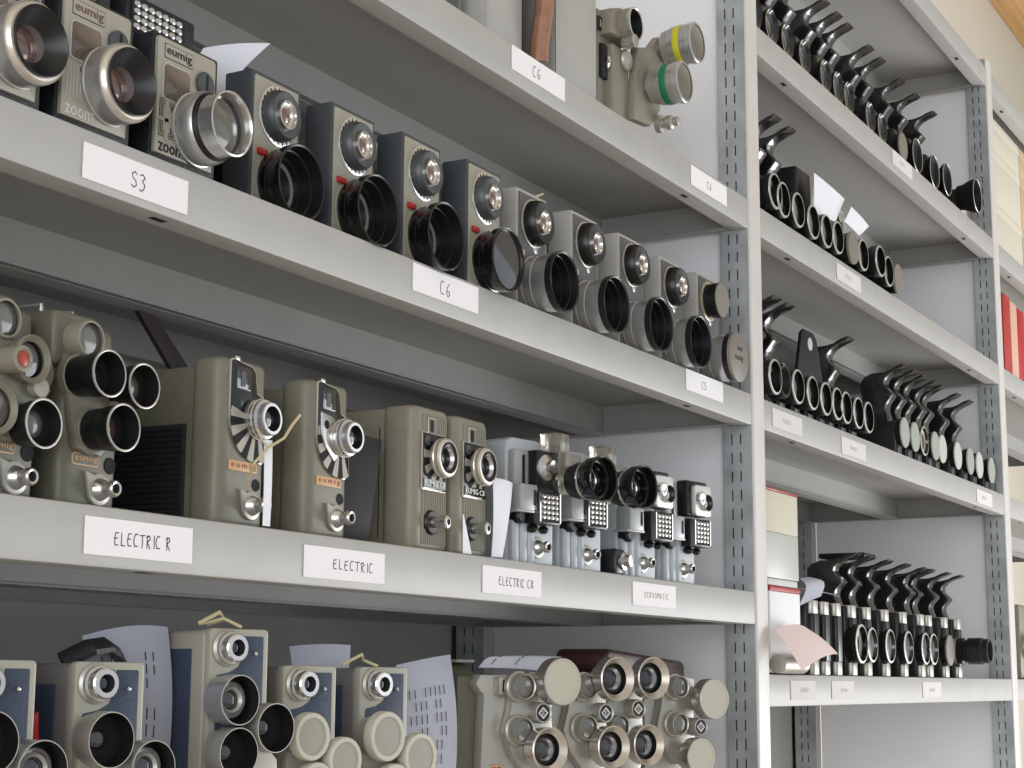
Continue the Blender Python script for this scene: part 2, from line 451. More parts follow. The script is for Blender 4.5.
for x, z, lab, wd in ((1.82, .809, 'pale card on the upper right shelf face below the wide lens hoods', .106),
                  (1.534, .5655, 'pale card on the right shelf face below the capped ring lens', .106),
                  (1.271, .3245, 'pale card on the right shelf face next to the middle post, under ring lenses', .106),
                  (1.534, .3225, 'pale card on the right shelf face under the last open ring lens', .106),
                  (2.255, .3225, 'pale card at the far end of the shelf with white capped lenses', .106),
                  (1.314, -.0065, 'pale card on the eye level shelf face under the pink sheet', .09),
                  (1.467, -.0065, 'pale card on the eye level shelf face, second from the middle post', .09),
                  (1.885, -.0065, 'pale card on the eye level shelf face near the far post', .10)):
    t = label_card(x, z, '', lab, wd=wd, paper_m='card_dim')
    mb = MB()
    xx = .035
    for k in range(5):
        mb.tube('ink_faint', [(xx, -.0007, -.003), (xx+.002, -.0007, .003+random.uniform(-.001, .001)), (xx+.004, -.0007, -.002)], .00035, 4)
        xx += .006
    mb.build('handwriting', t)

# ------------------------------------------------------------------ lens helper
def lens(parent, cx, cz, y0, shells, glass, name='lens', label=None, tilt=None, n=36):
    """shells: list of (material, [(r,d)...]); glass: (r, d, material, dome)"""
    mb = MB()
    if tilt:
        mb.M = Matrix.Translation((cx, y0, cz)) @ Matrix.Rotation(tilt[0], 4, 'Z') @ Matrix.Rotation(tilt[1], 4, 'X') @ Matrix.Translation((-cx, -y0, -cz))
    for m, p in shells: mb.lathe(m, p, cx, cz, y0, n)
    o = mb.build(name, parent, label)
    if glass:
        r, d, gm, dome = glass
        g = MB(); 
        if tilt: g.M = mb.M
        g.lathe(gm, [(r, d), (r*.8, d+dome*.5), (r*.45, d+dome*.88), (0, d+dome)], cx, cz, y0, 24)
        g.build('lens_glass', o)
    return o
def knob(parent, cx, cz, y0, s=1.0, base='satin', tear=True, name='release_knob'):
    mb = MB()
    if tear:
        pts = [(cx+.0105*s*math.cos(a), cz+.0105*s*math.sin(a)) for a in [math.radians(x) for x in range(-150, 121, 15)]]
        pts.append((cx-.013*s, cz+.011*s))
        mb.prism(base, pts, y0, y0-.003*s, 'y', .0008*s)
    else:
        mb.lathe(base, [(.011*s, 0), (.011*s, .003*s), (.009*s, .004*s), (0, .004*s)], cx, cz, y0, 24)
    mb.lathe('silver', [(.0075*s, .003*s), (.006*s, .0065*s), (.0045*s, .008*s), (.0045*s, .012*s), (.0055*s, .0125*s), (.0055*s, .0155*s), (.0045*s, .017*s), (.0032*s, .0165*s)], cx, cz, y0, 24)
    mb.lathe('dark_hole', [(.0032*s, .0165*s), (.002*s, .014*s), (0, .014*s)], cx, cz, y0, 16)
    return mb.build(name, parent, 'silver release knob')
def honeycomb(parent, x0, x1, z0, z1, y, nx, nz, name='light_meter_cell'):
    mb = MB().box('dark_hole', x0-.002, x1+.002, y, y+.002, z0-.002, z1+.002)
    sx, sz = (x1-x0)/nx, (z1-z0)/nz
    for i in range(nx):
        for j in range(nz):
            mb.ball('silver', (x0+sx*(i+.5), y, z0+sz*(j+.5)), .5, (sx*.98, .0022, sz*.96), 8, 6)
    return mb.build(name, parent, 'silver bubbled light meter window')

# ------------------------------------------------------------------ type: silver zoom camera (shelf B, left)
def zoom_camera(x, y, z, lab, variant):
    t = thing('movie_camera', lab, 'movie camera', (x, y, z), 0, 'silver barrel zoom cameras')
    W_, Hp = .066, .090
    MB().box('black_leather', -.002, W_+.002, .0035, .085, 0, Hp+.004, .002).build('body', t)
    mb = MB().box('black_leather', .004, W_+.012, .034, .085, Hp+.002, .131, .003)
    tw = mb.build('meter_housing', t)
    honeycomb(tw, .010, .062, .104, .126, .0325, 7, 4)
    mb = MB().prism('cream_plate', [(0.0, .008), (W_-.006, .008), (W_-.006, .0075+.001), (W_-.005, Hp-.002), (W_-.007, Hp), (.001, Hp), (0, Hp-.001)], 0, .0035, 'y', .0006)
    mb.build('front_plate', t)
    mb = MB().prism('dark_hole', rrect(.006, .036, Hp-.014, Hp-.0035, .001), .0001, -.0002)
    mb.prism('cream_plate', rrect(.0065, .0355, Hp-.0135, Hp-.004, .001), 0, -.0004)
    lettering(mb, 'dark_hole' if variant == 2 else 'ink_brown', 'eumig', .008, .034, Hp-.0125, Hp-.005, -.0006)
    mb.build('maker_badge', t)
    mb = MB().prism('cream_metal', rrect(.0045, .0335, Hp-.044, Hp-.017, .004), 0, -.0008, 'y', .0003)
    mb.build('finder_frame', t)
    MB().prism('glass_brown', rrect(.006, .032, Hp-.0425, Hp-.0185, .003), -.0006, -.0014, 'y', .0003).build('finder_window', t)
    mb = MB().lathe('charcoal_ring', [(.0092, 0), (.0092, .002), (.008, .003), (0, .003)], .0485, Hp-.021, 0, 28)
    mb.box('dark_hole', .0475, .0495, -.0034, -.003, Hp-.0275, Hp-.0145)
    mb.build('coin_slot_dial', t)
    MB().box('dark_hole', .0155, .0205, -.0006, 0, Hp-.0545, Hp-.047).box('orange_label', .0165, .0185, -.0008, 0, Hp-.0535, Hp-.048).build('indicator_window', t)
    mb = MB()
    if variant == 2:
        for a, b, c, d in ((.003, .018, .020, .046),):
            for q in range(3):
                o = q*.0016
                for (xa, xb, za, zb) in ((a+o, a+o+.0005, c+o, d-o), (b-o, b-o+.0005, c+o, d-o), (a+o, b-o, d-o, d-o+.0005), (a+o, b-o, c+o, c+o+.0005)):
                    mb.box('dark_hole', xa, xb, -.0003, 0, za, zb)
            mb.box('cream_plate', .0085, .0125, -.0004, 0, .018, .048)
            mb.box('cream_plate', .002, .019, -.0004, 0, .031, .0335)
        mtx = 'dark_hole'
    else:
        for q in range(5):
            mb.box('silver_text', .004+q*.003, .0045+q*.003, -.0003, 0, .022, .044)
        mtx = 'silver_text'
    lettering(mb, mtx, 'zoom', .003, .029, .0095, .0158, -.0002, .01)
    mb.build('plate_lettering', t)
    if variant == 2:
        L = .021
        lens(t, .0405, .0335, 0, [('brushed', [(.0262, 0), (.0262, .0025), (.0252, .003), (.0252, .005), (.0258, .0055), (.0258, L*.62), (.024, L*.8)]),
                               ('black', [(.024, L*.8), (.0225, L)]),
                               ('silver', [(.0225, L), (.0222, L+.002), (.0222, L+.010), (.0228, L+.0105), (.0228, L+.012), (.0218, L+.0125), (.0208, L+.011), (.0208, L+.003)]),
                               ('black_gloss', [(.0208, L+.003), (.0190, L+.002)])],
             (.0190, L+.002, 'glass_grey', .003), 'zoom_lens')
    else:
        L = .016
        lens(t, .0415, .0375, 0, [('brushed', [(.0262, 0), (.0262, .0025), (.0256, .003), (.0256, .005), (.0262, .0055), (.0262, L)]),
                               ('beige_ring', [(.0262, L), (.0258, L+.002), (.0240, L+.004), (.0214, L+.0045)]),
                               ('black', [(.0224, L+.0045), (.0226, L+.0060), (.0218, L+.0065), (.0200, L+.004), (.0115, L-.004)]),
                               ('brushed', [(.0115, L-.004), (.0118, L-.0075), (.0115, L-.010)])],
             (.0115, L-.010, 'glass_warm', .002), 'zoom_lens')
    return t
zoom_camera(-.034, .010, ZB, 'black and cream camera with silver zoom barrel at the left edge of the photo', 0)
zoom_camera(.048, .010, ZB, 'black and cream zoom camera with open black hood, second from the left edge', 1)
zoom_camera(.137, .010, ZB, 'black and cream zoom camera with bubbled meter window and chrome rimmed barrel', 2)

# ------------------------------------------------------------------ type: twin round lens camera
def twin_camera(x, y, z, lab, dark, hood, capped=False, hh=.122, ww=.062, capd=False):
    t = thing('movie_camera', lab, 'movie camera', (x, y, z), 0, 'charcoal twin lens cameras' if dark else 'light grey twin lens cameras')
    side = 'charcoal' if dark else 'light_grey'
    face = 'cream_plate' if dark else 'mid_grey'
    MB().box(side, 0, ww, .001, .027, 0, hh, .0018).box('black_matte', .014, ww-.004, .027, .085, .0, hh*.62, .003).build('body', t)
    MB().prism(face, rrect(.0028, ww-.005, .002, hh-.004, .001), .0015, -.0004, 'y', .0004).build('front_plate', t)
    cx, cz = ww*.50, hh-.030
    mb = MB().lathe('chrome' if dark else 'beige_ring', [(.0235, 0), (.0235, .0012), (.0225, .0016), (.020, .0016)], cx, cz, 0)
    for i in range(24):
        a = 2*PI*i/24
        mb.box('dark_hole' if dark else 'tape_yellow', cx+.0215*math.cos(a)-.0004, cx+.0215*math.cos(a)+.0004, -.0019, -.0012, cz+.0215*math.sin(a)-.001, cz+.0215*math.sin(a)+.001)
    mb.build('scale_ring', t)
    k = 'charcoal_ring' if dark else 'black'
    q_ = .0205 if dark else .0222
    L = .010 if dark else .013
    if capped:
        o = lens(t, cx, cz, 0, [('black', [(.020, .0016), (.020, L*.7), (.0195, L*.72), (.0205, L*.74), (.0205, L+.004)]), ('cap_grey', [(.0205, L+.004), (.0195, L+.0052), (0, L+.0055)])], None, 'finder_lens', 'finder lens under a round grey cap')
    else:
        lens(t, cx, cz, 0, [(k, [(q_, .0016), (q_-.0005, L*.5), (q_-.002, L*.9), (q_-.003, L), (.0115, L-.001)]),
                            ('chrome', [(.0115, L-.001), (.0112, L+.001), (.0098, L+.001), (.0092, L-.001), (.008, L-.0015)]),
                            ('beige_ring', [(.008, L-.0015), (.007, L-.0005), (.006, L-.002)])],
             (.006, L-.002, 'glass_warm', .0015), 'finder_lens')
    mb = MB()
    if dark:
        mb.prism('red', rrect(.0065, .0175, hh-.0655, hh-.0605, .001), -.0002, -.003, 'y', .0006); mb.build('red_button', t)
    else:
        mb.lathe('silver', [(.0032, 0), (.0032, .001), (0, .0015)], .010, hh-.062, 0, 16)
        mb.lathe('silver', [(.0045, 0), (.0045, .001), (0, .0018)], cx+.004, hh-.054, 0, 16); mb.build('screw', t)
    lx, lz = ww*.53, .0275
    if hood == 'black':
        lens(t, lx, lz, 0, [('cream_plate', [(.0275, 0), (.0275, .0012), (.026, .0014)]),
                            ('black_gloss', [(.026, .0014), (.026, .005), (.0276, .006), (.0276, .009), (.0268, .0094), (.0268, .0115), (.0290, .0150), (.0295, .0235), (.0287, .0243)]),
                            ('black', [(.0287, .0243), (.0275, .0235), (.0262, .014), (.0250, .0136), (.0235, .005), (.0215, .0046), (.0205, .000)])]
            + ([('black', [(.0268, .0236), (.0262, .0215)])] if capd else []),
             (.0262, .0215, 'glass', .0006) if capd else (.0205, -.001, 'glass', .003), 'lens_hood')
    else:
        L = .034
        sh = [('beige_ring', [(.0275, 0), (.0275, .0012), (.0268, .0014)]),
              ('brushed', [(.0268, .0014), (.0268, .010), (.0264, .0104), (.0264, .0114), (.0268, .0118), (.0275, L-.008)]),
              ('black', [(.0280, L-.008), (.0290, L-.007), (.0292, L-.001)])]
        if capped:
            sh += [('cap_grey', [(.0292, L-.001), (.0288, L+.002), (.0282, L+.0024), (0, L+.0024)])]
            o = lens(t, lx, lz, 0, sh, None, 'main_lens', 'silver barrel closed with a round grey cap')
            mb = MB()
            lettering(mb, 'ink', 'eumig', lx-.012, lx+.012, lz-.006, lz+.003, -(L+.0025))
            mb.box('ink', lx-.004, lx+.01, -(L+.0028), -(L+.0022), lz+.008, lz+.012); mb.build('cap_lettering', o)
        else:
            sh += [('black', [(.0292, L-.001), (.0285, L), (.027, L-.001), (.0262, L-.008), (.0255, L-.0084), (.0245, L-.016), (.0235, L-.0164), (.022, L-.024), (.012, L-.026)])]
            lens(t, lx, lz, 0, sh, (.012, L-.026, 'glass', .004), 'main_lens')
    return t
names = ['first', 'second', 'third', 'fourth']
for i, (x, y, h_) in enumerate(((.266, .030, .112), (.3585, .022, .113), (.453, .016, .1145), (.549, .010, .116))):
    twin_camera(x, y, ZB, ['charcoal camera with red button and big black hood, right of the silver zoom cameras',
                              'charcoal camera with red button and wide black hood, left of a white paper slip',
                              'charcoal camera with red button, black hood, right of the white paper slip',
                              'charcoal camera with red button, fourth of its kind, next to the grey ones'][i], True, 'black', hh=h_, capd=(i == 3))
LT = ['light grey camera with silver barrel, right of the last charcoal one, a cord above',
      'light grey camera with silver barrel, second of the five grey ones from the left',
      'light grey camera with silver barrel in the middle of the five grey ones',
      'light grey camera with open silver barrel, left of the fully capped one',
      'light grey camera with both round lenses capped, next to the middle post']
for i, x in enumerate((.650, .762, .870, .975, 1.079)):
    twin_camera(x, .015, ZB, LT[i], False, 'silver', capped=(i == 4), hh=(.117, .122, .124, .122, .126)[i], ww=.060)

# ------------------------------------------------------------------ type: olive electric camera
def ribs(mb, m, x, y0, y1, z0, z1, n):
    for i in range(n):
        zz = z0+(z1-z0)*(i+.5)/n
        mb.tube(m, [(x, y0, zz), (x, y1, zz)], (z1-z0)/n*.42, 6)
def fan(mb, cx, cz, a0, a1, n, r0, r1, y):
    for i in range(n):
        t0 = math.radians(a0+(a1-a0)*i/n); t1 = math.radians(a0+(a1-a0)*(i+1)/n); m = 'dark_hole' if i % 2 else 'cream_plate'
        tm = (t0+t1)/2
        mb.prism(m, [(cx+r0*math.cos(t0), cz+r0*math.sin(t0)), (cx+r1*math.cos(t0), cz+r1*math.sin(t0)), (cx+r1*1.02*math.cos(tm), cz+r1*1.02*math.sin(tm)),
                     (cx+r1*math.cos(t1), cz+r1*math.sin(t1)), (cx+r0*math.cos(t1), cz+r0*math.sin(t1))], y, y-.0004)
def electric_camera(x, y, z, lab, side_panel=True, plate=False):
    t = thing('movie_camera', lab, 'movie camera', (x, y, z), 0, 'olive cameras with sunburst badges')
    ww, hh, dp = .052, .121, .105
    # body: rounded outline seen from above, lighter front shell
    def outline(x0, x1, y0, y1, r):
        return rrect(x0, x1, y0, y1, r, 5)
    MB().prism('olive', outline(-.001, ww, .020, dp, .010), 0, hh-.005, 'z', .004).build('body', t)
    MB().prism('olive_light', outline(-.004, ww, 0, .030, .010), 0, hh, 'z', .005, 3).build('front_shell', t)
    if side_panel:
        mb = MB().box('ribbed_black', -.0028, 0, .032, dp-.004, .004, .074, .0008)
        ribs(mb, 'ribbed_black', -.003, .034, dp-.006, .005, .073, 17)
        mb.build('ribbed_grip_panel', t)
    # badge recess
    u = .006
    out = [(u, .118), (u+.003, .1195), (u+.024, .1165), (u+.0275, .113), (u+.030, .098), (u+.041, .094), (u+.042, .052), (u+.036, .048), (u+.022, .051), (u+.010, .060), (u+.002, .072), (u, .08)]
    MB().prism('satin', [(a+(-.001 if a < .03 else .001), b+(.001 if b > .09 else -.001)) for a, b in out], .001, -.0012, 'y', .0004).build('badge_frame', t)
    mb = MB().prism('black_gloss', out, .0005, -.0016, 'y', .0002)
    fan(mb, u+.030, .078, 165, 292, 9, .006, .030, -.0016)
    bd = mb.build('sunburst_badge', t)
    mb = MB().prism('glass', rrect(u+.005, u+.022, .099, .115, .001), -.0016, -.0022, 'y', .0002)
    mb.prism('charcoal_ring', rrect(u+.010, u+.015, .101, .112, .001), -.0022, -.0026)
    mb.build('finder_window', t)
    if plate:
        mb = MB().prism('silver', [(u+.002, .096), (u+.016, .094), (u+.028, .087), (u+.028, .068), (u+.020, .060), (u+.008, .070), (u+.002, .080)], -.0018, -.0035, 'y', .0005)
        mb.lathe('dark_hole', [(.0035, 0), (0, .0005)], u+.009, .087, -.0035, 16)
        mb.build('lens_bracket', t)
    lens(t, u+.030, .079, -.001, [('silver', [(.0148, 0), (.0148, .003), (.0140, .0035), (.0140, .005), (.0152, .0055), (.0152, .0065), (.0145, .007), (.0142, .009)]),
                             ('brushed', [(.0142, .009), (.0122, .010), (.0120, .0145), (.0112, .0152), (.0092, .0152)]), ('black', [(.0092, .0152), (.0085, .010)])],
         (.0085, .010, 'glass', .002), 'lens')
    mb = MB().box('orange_label', u+.001, u+.033, -.0012, .0005, .040, .0475, .0004)
    lettering(mb, 'orange_text', 'e u m i g', u+.003, u+.031, .0415, .0463, -.0013)
    mb.build('maker_badge', t)
    MB().lathe('dark_hole', [(.0045, .0001), (.0040, .0008), (.003, .0006), (0, .0004)], u+.033, .032, 0, 20).build('key_hole', t)
    knob(t, u+.026, .0165, 0)
    MB().box('chrome', .014, .020, .002, .006, hh-.001, hh+.0025, .0005).build('top_catch', t)
    return t
electric_camera(.232, .020, ZC, 'olive camera with sunburst badge and string tied to its knob, black ribbed side in view')
electric_camera(.338, .020, ZC, 'olive camera with sunburst badge and silver lens bracket, beside a black flap', plate=True, side_panel=False)

def khaki_camera(x, y, z, lab, dp):
    t = thing('movie_camera', lab, 'movie camera', (x, y, z), 0, 'fluted khaki cameras')
    ww, hh = .054, .1215
    MB().prism('khaki', rrect(0, ww, .012, dp, .006), 0, hh-.001, 'z', .003).build('body', t)
    MB().prism('khaki', rrect(-.003, ww, 0, .034, .009, 5), .001, hh, 'z', .004, 3).build('front_shell', t)
    mb = MB().box('dark_hole', -.0034, -.0029, .034, .0346, .012, hh-.018)
    mb.build('seam_line', t)
    mb = MB()
    for i in range(13):
        xx = .011+i*.0029
        mb.tube('khaki', [(xx, -.0004, .006), (xx, -.0004, hh-.006)], .0011, 6)
    mb.build('fluted_front', t)
    u = .008
    MB().prism('satin', rrect(u+.008, u+.021, .097, .113, .0008), 0, -.002, 'y', .0004).prism('olive', rrect(u+.0095, u+.0195, .0985, .1115, .0008), -.002, -.0024).prism('dark_hole', rrect(u+.0105, u+.0155, .1005, .1105, .0006), -.0024, -.0027).build('finder_window', t)
    MB().prism('satin', rrect(u-.001, u+.037, .051, .100, .001), 0, -.0018, 'y', .0004).build('badge_frame', t)
    mb = MB().prism('black_gloss', rrect(u, u+.036, .052, .099, .001), 0, -.0022, 'y', .0002)
    fan(mb, u+.030, .081, 172, 285, 8, .008, .029, -.0022)
    mb.box('black_gloss', u+.0005, u+.0355, -.0028, -.002, .053, .0605)
    lettering(mb, 'silver_text', 'EUMIG C8', u+.002, u+.034, .0545, .0595, -.003, .01)
    mb.lathe('charcoal_ring', [(.0045, 0), (.0045, .001), (0, .0015)], u+.006, .0925, -.0022, 20)
    mb.build('sunburst_badge', t)
    lens(t, u+.022, .079, -.002, [('brushed', [(.0125, 0), (.0125, .003)]),
                             ('beige_ring', [(.0135, .003), (.0165, .004), (.0170, .006), (.0164, .007), (.0168, .008), (.0168, .0105), (.0155, .012), (.0135, .0123)]),
                             ('black', [(.0135, .0123), (.0120, .011), (.0114, .012), (.0098, .0112)]), ('brushed', [(.0098, .0112), (.0085, .008)]), ('black', [(.0085, .008), (.007, .005)])],
         (.0072, .005, 'glass', .001), 'lens')
    mb = MB().lathe('black', [(.0105, 0), (.0105, .002), (.009, .004), (0, .004)], u+.014, .0245, 0, 24)
    mb.lathe('silver', [(.005, .004), (.0045, .010), (.0055, .0105), (.0055, .017), (.004, .018), (.0028, .018)], u+.016, .0245, 0, 20)
    mb.lathe('dark_hole', [(.0028, .018), (0, .0165)], u+.016, .0245, 0, 12)
    mb.build('release_knob', t, 'silver knob on a black round base')
    return t
khaki_camera(.483, .018, ZC, 'khaki camera with fluted front and badge reading EUMIG C8, its long side in view', .115)
khaki_camera(.550, .018, ZC, 'khaki fluted camera with badge reading EUMIG C8, left of a hanging white paper', .09)

# ------------------------------------------------------------------ type: blue grey camera with light meter
def servo_camera(x, y, z, lab, big, mx=0.0, mz=0.0):
    t = thing('movie_camera', lab, 'movie camera', (x, y, z), -.18, 'blue grey light meter cameras')
    hh = .117
    mb = MB().prism('servo_blue', [(0, 0), (.070, 0), (.070, hh-.010), (.065, hh-.004), (.044, hh), (.010, hh), (.002, hh-.004), (0, hh-.012)], .004, .085, 'y', .003, 3)
    mb.build('body', t)
    mb = MB()
    for xx in (.008, .020, .031):
        mb.prism('servo_blue', rrect(xx-.005, xx+.005, -.002, .006, .003), .001, .052, 'z', .001)
    mb.build('fluted_front', t)
    mb = MB().box('servo_grey', .002, .026, -.004, .006, .060, .105, .003).box('dark_hole', .013, .0165, -.0046, -.003, .066, .100)
    mb.build('finder_housing', t)
    mb = MB().box('servo_grey', -.001, .024, -.014, .004, .0475, .072, .0015).box('dark_hole', .018, .0205, -.0146, -.013, .053, .067)
    mb.box('servo_grey', -.006, .025, -.014, .004, .046, .0485, .0008)
    mb.build('meter_bracket', t)
    MB().lathe('black', [(.007, 0), (.007, .010), (.005, .012), (0, .012)], .009, .043, .004, 16).build('black_knob', t)
    mb = MB().box('black', .026+mx, .066+mx, -.014, .004, .044+mz, .074+mz, .001)
    mb.box('chrome', .034+mx, .0355+mx, -.0150, -.013, .046+mz, .073+mz).box('chrome', .0635+mx, .065+mx, -.0150, -.013, .046+mz, .073+mz)
    mh = mb.build('meter_housing', t)
    honeycomb(mh, .037+mx, .062+mx, .048+mz, .072+mz, -.0145, 4, 5)
    MB().ball('black', (.036+mx, -.004, .040+mz), .006, (1, 1, .7)).ball('black', (.055+mx, -.002, .040+mz), .005, (1, 1, .8)).build('black_lever', t)
    knob(t, .042, .0165, .003, .95)
    if big:
        MB().box('black', .022, .062, -.014, .004, .0665, .105, .002).build('turret_block', t)
        mb = MB().lathe('silver', [(.012, 0), (.012, .002), (.009, .003), (.006, .006), (.006, .011), (0, .011)], .034, .089, -.014, 24)
        mb.build('exposure_dial', t)
        mb = MB().box('clear', .042, .064, -.020, -.001, .104, .123, .0015)
        mb.box('clear', .038, .072, -.0275, -.026, .068, .104, .0005)
        mb.build('clear_lens_cover', t)
        lens(t, big[0], big[1], -.014, [('silver', [(.010, 0), (.014, .010), (.0148, .017)]), ('black', [(.0148, .017), (.017, .024), (.0175, .032)]),
                                ('chrome', [(.0178, .032), (.0182, .0335), (.0178, .0345)]), ('black_gloss', [(.018, .0345), (.0205, .040), (.0215, .052), (.0208, .053), (.0195, .052), (.0182, .044), (.016, .0435), (.0135, .034)]),
                                ('chrome', [(.0128, .0335), (.0120, .0345), (.0110, .033)])], (.0130, .033, 'glass', .003), 'zoom_lens', 'black zoom lens flaring towards its rim', n=40)
    else:
        MB().box('black', .026+mx, .066+mx, -.010, .004, .0745, .1135, .002).build('turret_block', t)
        MB().box('dark_hole', .030+mx, .040+mx, -.0105, -.009, .101, .1125).build('finder_window', t)
        mb = MB().prism('plate_bright', rrect(.034+mx, .066+mx, .075, .1085, .004), -.010, -.0155, 'y', .001)
        mb.build('face_plate', t)
        mb = MB().lathe('chrome', [(.0072, 0), (.0072, .004), (.0055, .005), (.0045, .005), (0, .003)], .042+mx, .094, -.0155, 24)
        mb.build('selector_dial', t)
        lens(t, .053+mx, .0895, -.0155, [('silver', [(.0095, 0), (.0095, .004), (.0088, .005)]), ('black', [(.0088, .005), (.0075, .003), (.006, .001)])], (.0065, .001, 'glass', .001), 'lens')
    return t
servo_camera(.650, .022, ZC, 'blue grey camera with meter window and black zoom lens, left of its twin', (.055, .077), -.008, -.007)
servo_camera(.752, .022, ZC, 'blue grey camera with black zoom lens, standing left of the small black knob unit', (.0455, .079), -.010, -.003)
servo_camera(.882, .022, ZC, 'blue grey camera with chrome face plate, right of the small black knob unit', None, .010, -.004)
servo_camera(.987, .022, ZC, 'blue grey camera with chrome face plate nearest the middle post', None, .0085, -.003)
t = thing('timer_unit', 'small black unit with silver knob between two blue grey cameras', 'camera accessory', (.858, .006, ZC))
MB().box('black', -.018, .004, 0, .02, 0, .026, .003).build('body', t)
MB().lathe('silver', [(.009, 0), (.009, .003), (.006, .004), (.006, .010), (0, .0105)], -.004, .014, 0, 24).build('knob', t)

# ------------------------------------------------------------------ type: olive turret camera
def olive_turret(x, y, z, lab, red=False):
    t = thing('movie_camera', lab, 'movie camera', (x, y, z), 0, 'olive turret cameras')
    ww = .050
    MB().prism('olive', rrect(-.002, ww, .012, .10, .006), 0, .100, 'z', .003).build('body', t)
    MB().prism('olive', rrect(-.003, ww, 0, .030, .008, 5), 0, .098, 'z', .004, 3).build('front_shell', t)
    MB().box('olive', .002, ww+.004, .012, .085, .096, .120, .005, 3).box('olive', -.010, .030, .004, .075, .088, .124, .004, 3).build('finder_housing', t)
    MB().tube('satin', [(-.006, .05, .124), (-.006, .05, .128), (-.006, .02, .128), (-.006, .02, .124)], .0015, 6).tube('satin', [(.012, .05, .124), (.012, .05, .128), (.022, .02, .128), (.022, .02, .124)], .0015, 6).build('top_catch', t)
    lens(t, .010, .106, .004, [('khaki', [(.0125, 0), (.0125, .012), (.012, .013), (.0105, .013)])], (.0105, .010, 'glass_grey', .001), 'finder_lens', n=28)
    # turret plate
    out = []
    cxs = [(.005, .081, .015), (.018, .049, .016), (.041, .079, .014)]
    mb = MB()
    for cx, cz, r in cxs: mb.lathe('olive_light', [(r, 0), (r, .005), (r-.002, .007), (0, .007)], cx, cz, 0, 28)
    mb.prism('olive_light', [(.0, .095), (.045, .092), (.052, .068), (.026, .033), (.004, .036), (-.006, .075)], 0, -.0065, 'y', .001)
    mb.build('turret_plate', t)
    MB().lathe('cream_plate' , [(.0065, .0065), (.0065, .012), (.006, .0125), (0, .0125)], .038, .068, 0, 24).build('turret_hub', t)
    def hood(cx, cz, L, r, gl):
        return lens(t, cx, cz, -.006, [('black', [(r*.86, 0), (r*.9, L*.3), (r*.9, L*.5), (r*.96, L*.55), (r*.97, L*.93)]), ('rim', [(r*.98, L*.93), (r*1.02, L*.95), (r*1.02, L*.99), (r*.97, L), (r*.93, L*.99)]),
                                     ('black_matte', [(r*.93, L*.99), (r*.85, L*.5), (r*.5, L*.45)])], (r*.55, L*.45, gl, .002), 'turret_lens')
    if red:
        hood(.030, .044, .018, .0150, 'glass_grey')
        lens(t, .026, .083, -.006, [('olive_light', [(.013, 0), (.015, .010), (.014, .011), (.011, .008)])], (.011, .006, 'glass', .001), 'turret_lens')
        lens(t, .010, .080, -.006, [('khaki', [(.008, 0), (.008, .018), (.006, .019), (.005, .018)])], (.005, .018, 'rust_lens', .001), 'turret_lens', 'short lens with a red centre')
        lens(t, .0, .050, -.006, [('olive_light', [(.014, 0), (.016, .010), (.015, .011), (.012, .008)])], (.012, .006, 'glass_grey', .001), 'turret_lens')
    else:
        hood(.003, .081, .026, .0148, 'glass'); hood(.018, .049, .026, .0150, 'glass_warm'); hood(.040, .079, .022, .0146, 'glass_grey')
    mb = MB().prism('orange_label', rrect(.006, .030, .0265, .0345, .002), .001, -.001, 'y', .0002)
    mb.prism('olive', rrect(.0068, .0292, .0273, .0337, .0015), -.001, -.0012)
    lettering(mb, 'orange_label', 'eumig', .008, .028, .0285, .0330, -.0013)
    mb.build('maker_badge', t)
    MB().lathe('dark_hole', [(.0055, .0001), (.005, .0008), (.004, .0006), (0, .0004)], .041, .029, 0, 20).build('key_hole', t)
    knob(t, .030, .0125, 0)
    return t
olive_turret(.004, .020, ZC, 'olive turret camera with red centred lens cut off by the left edge', True)
olive_turret(.077, .020, ZC, 'olive camera with three black hooded turret lenses, left of the ribbed side panel')

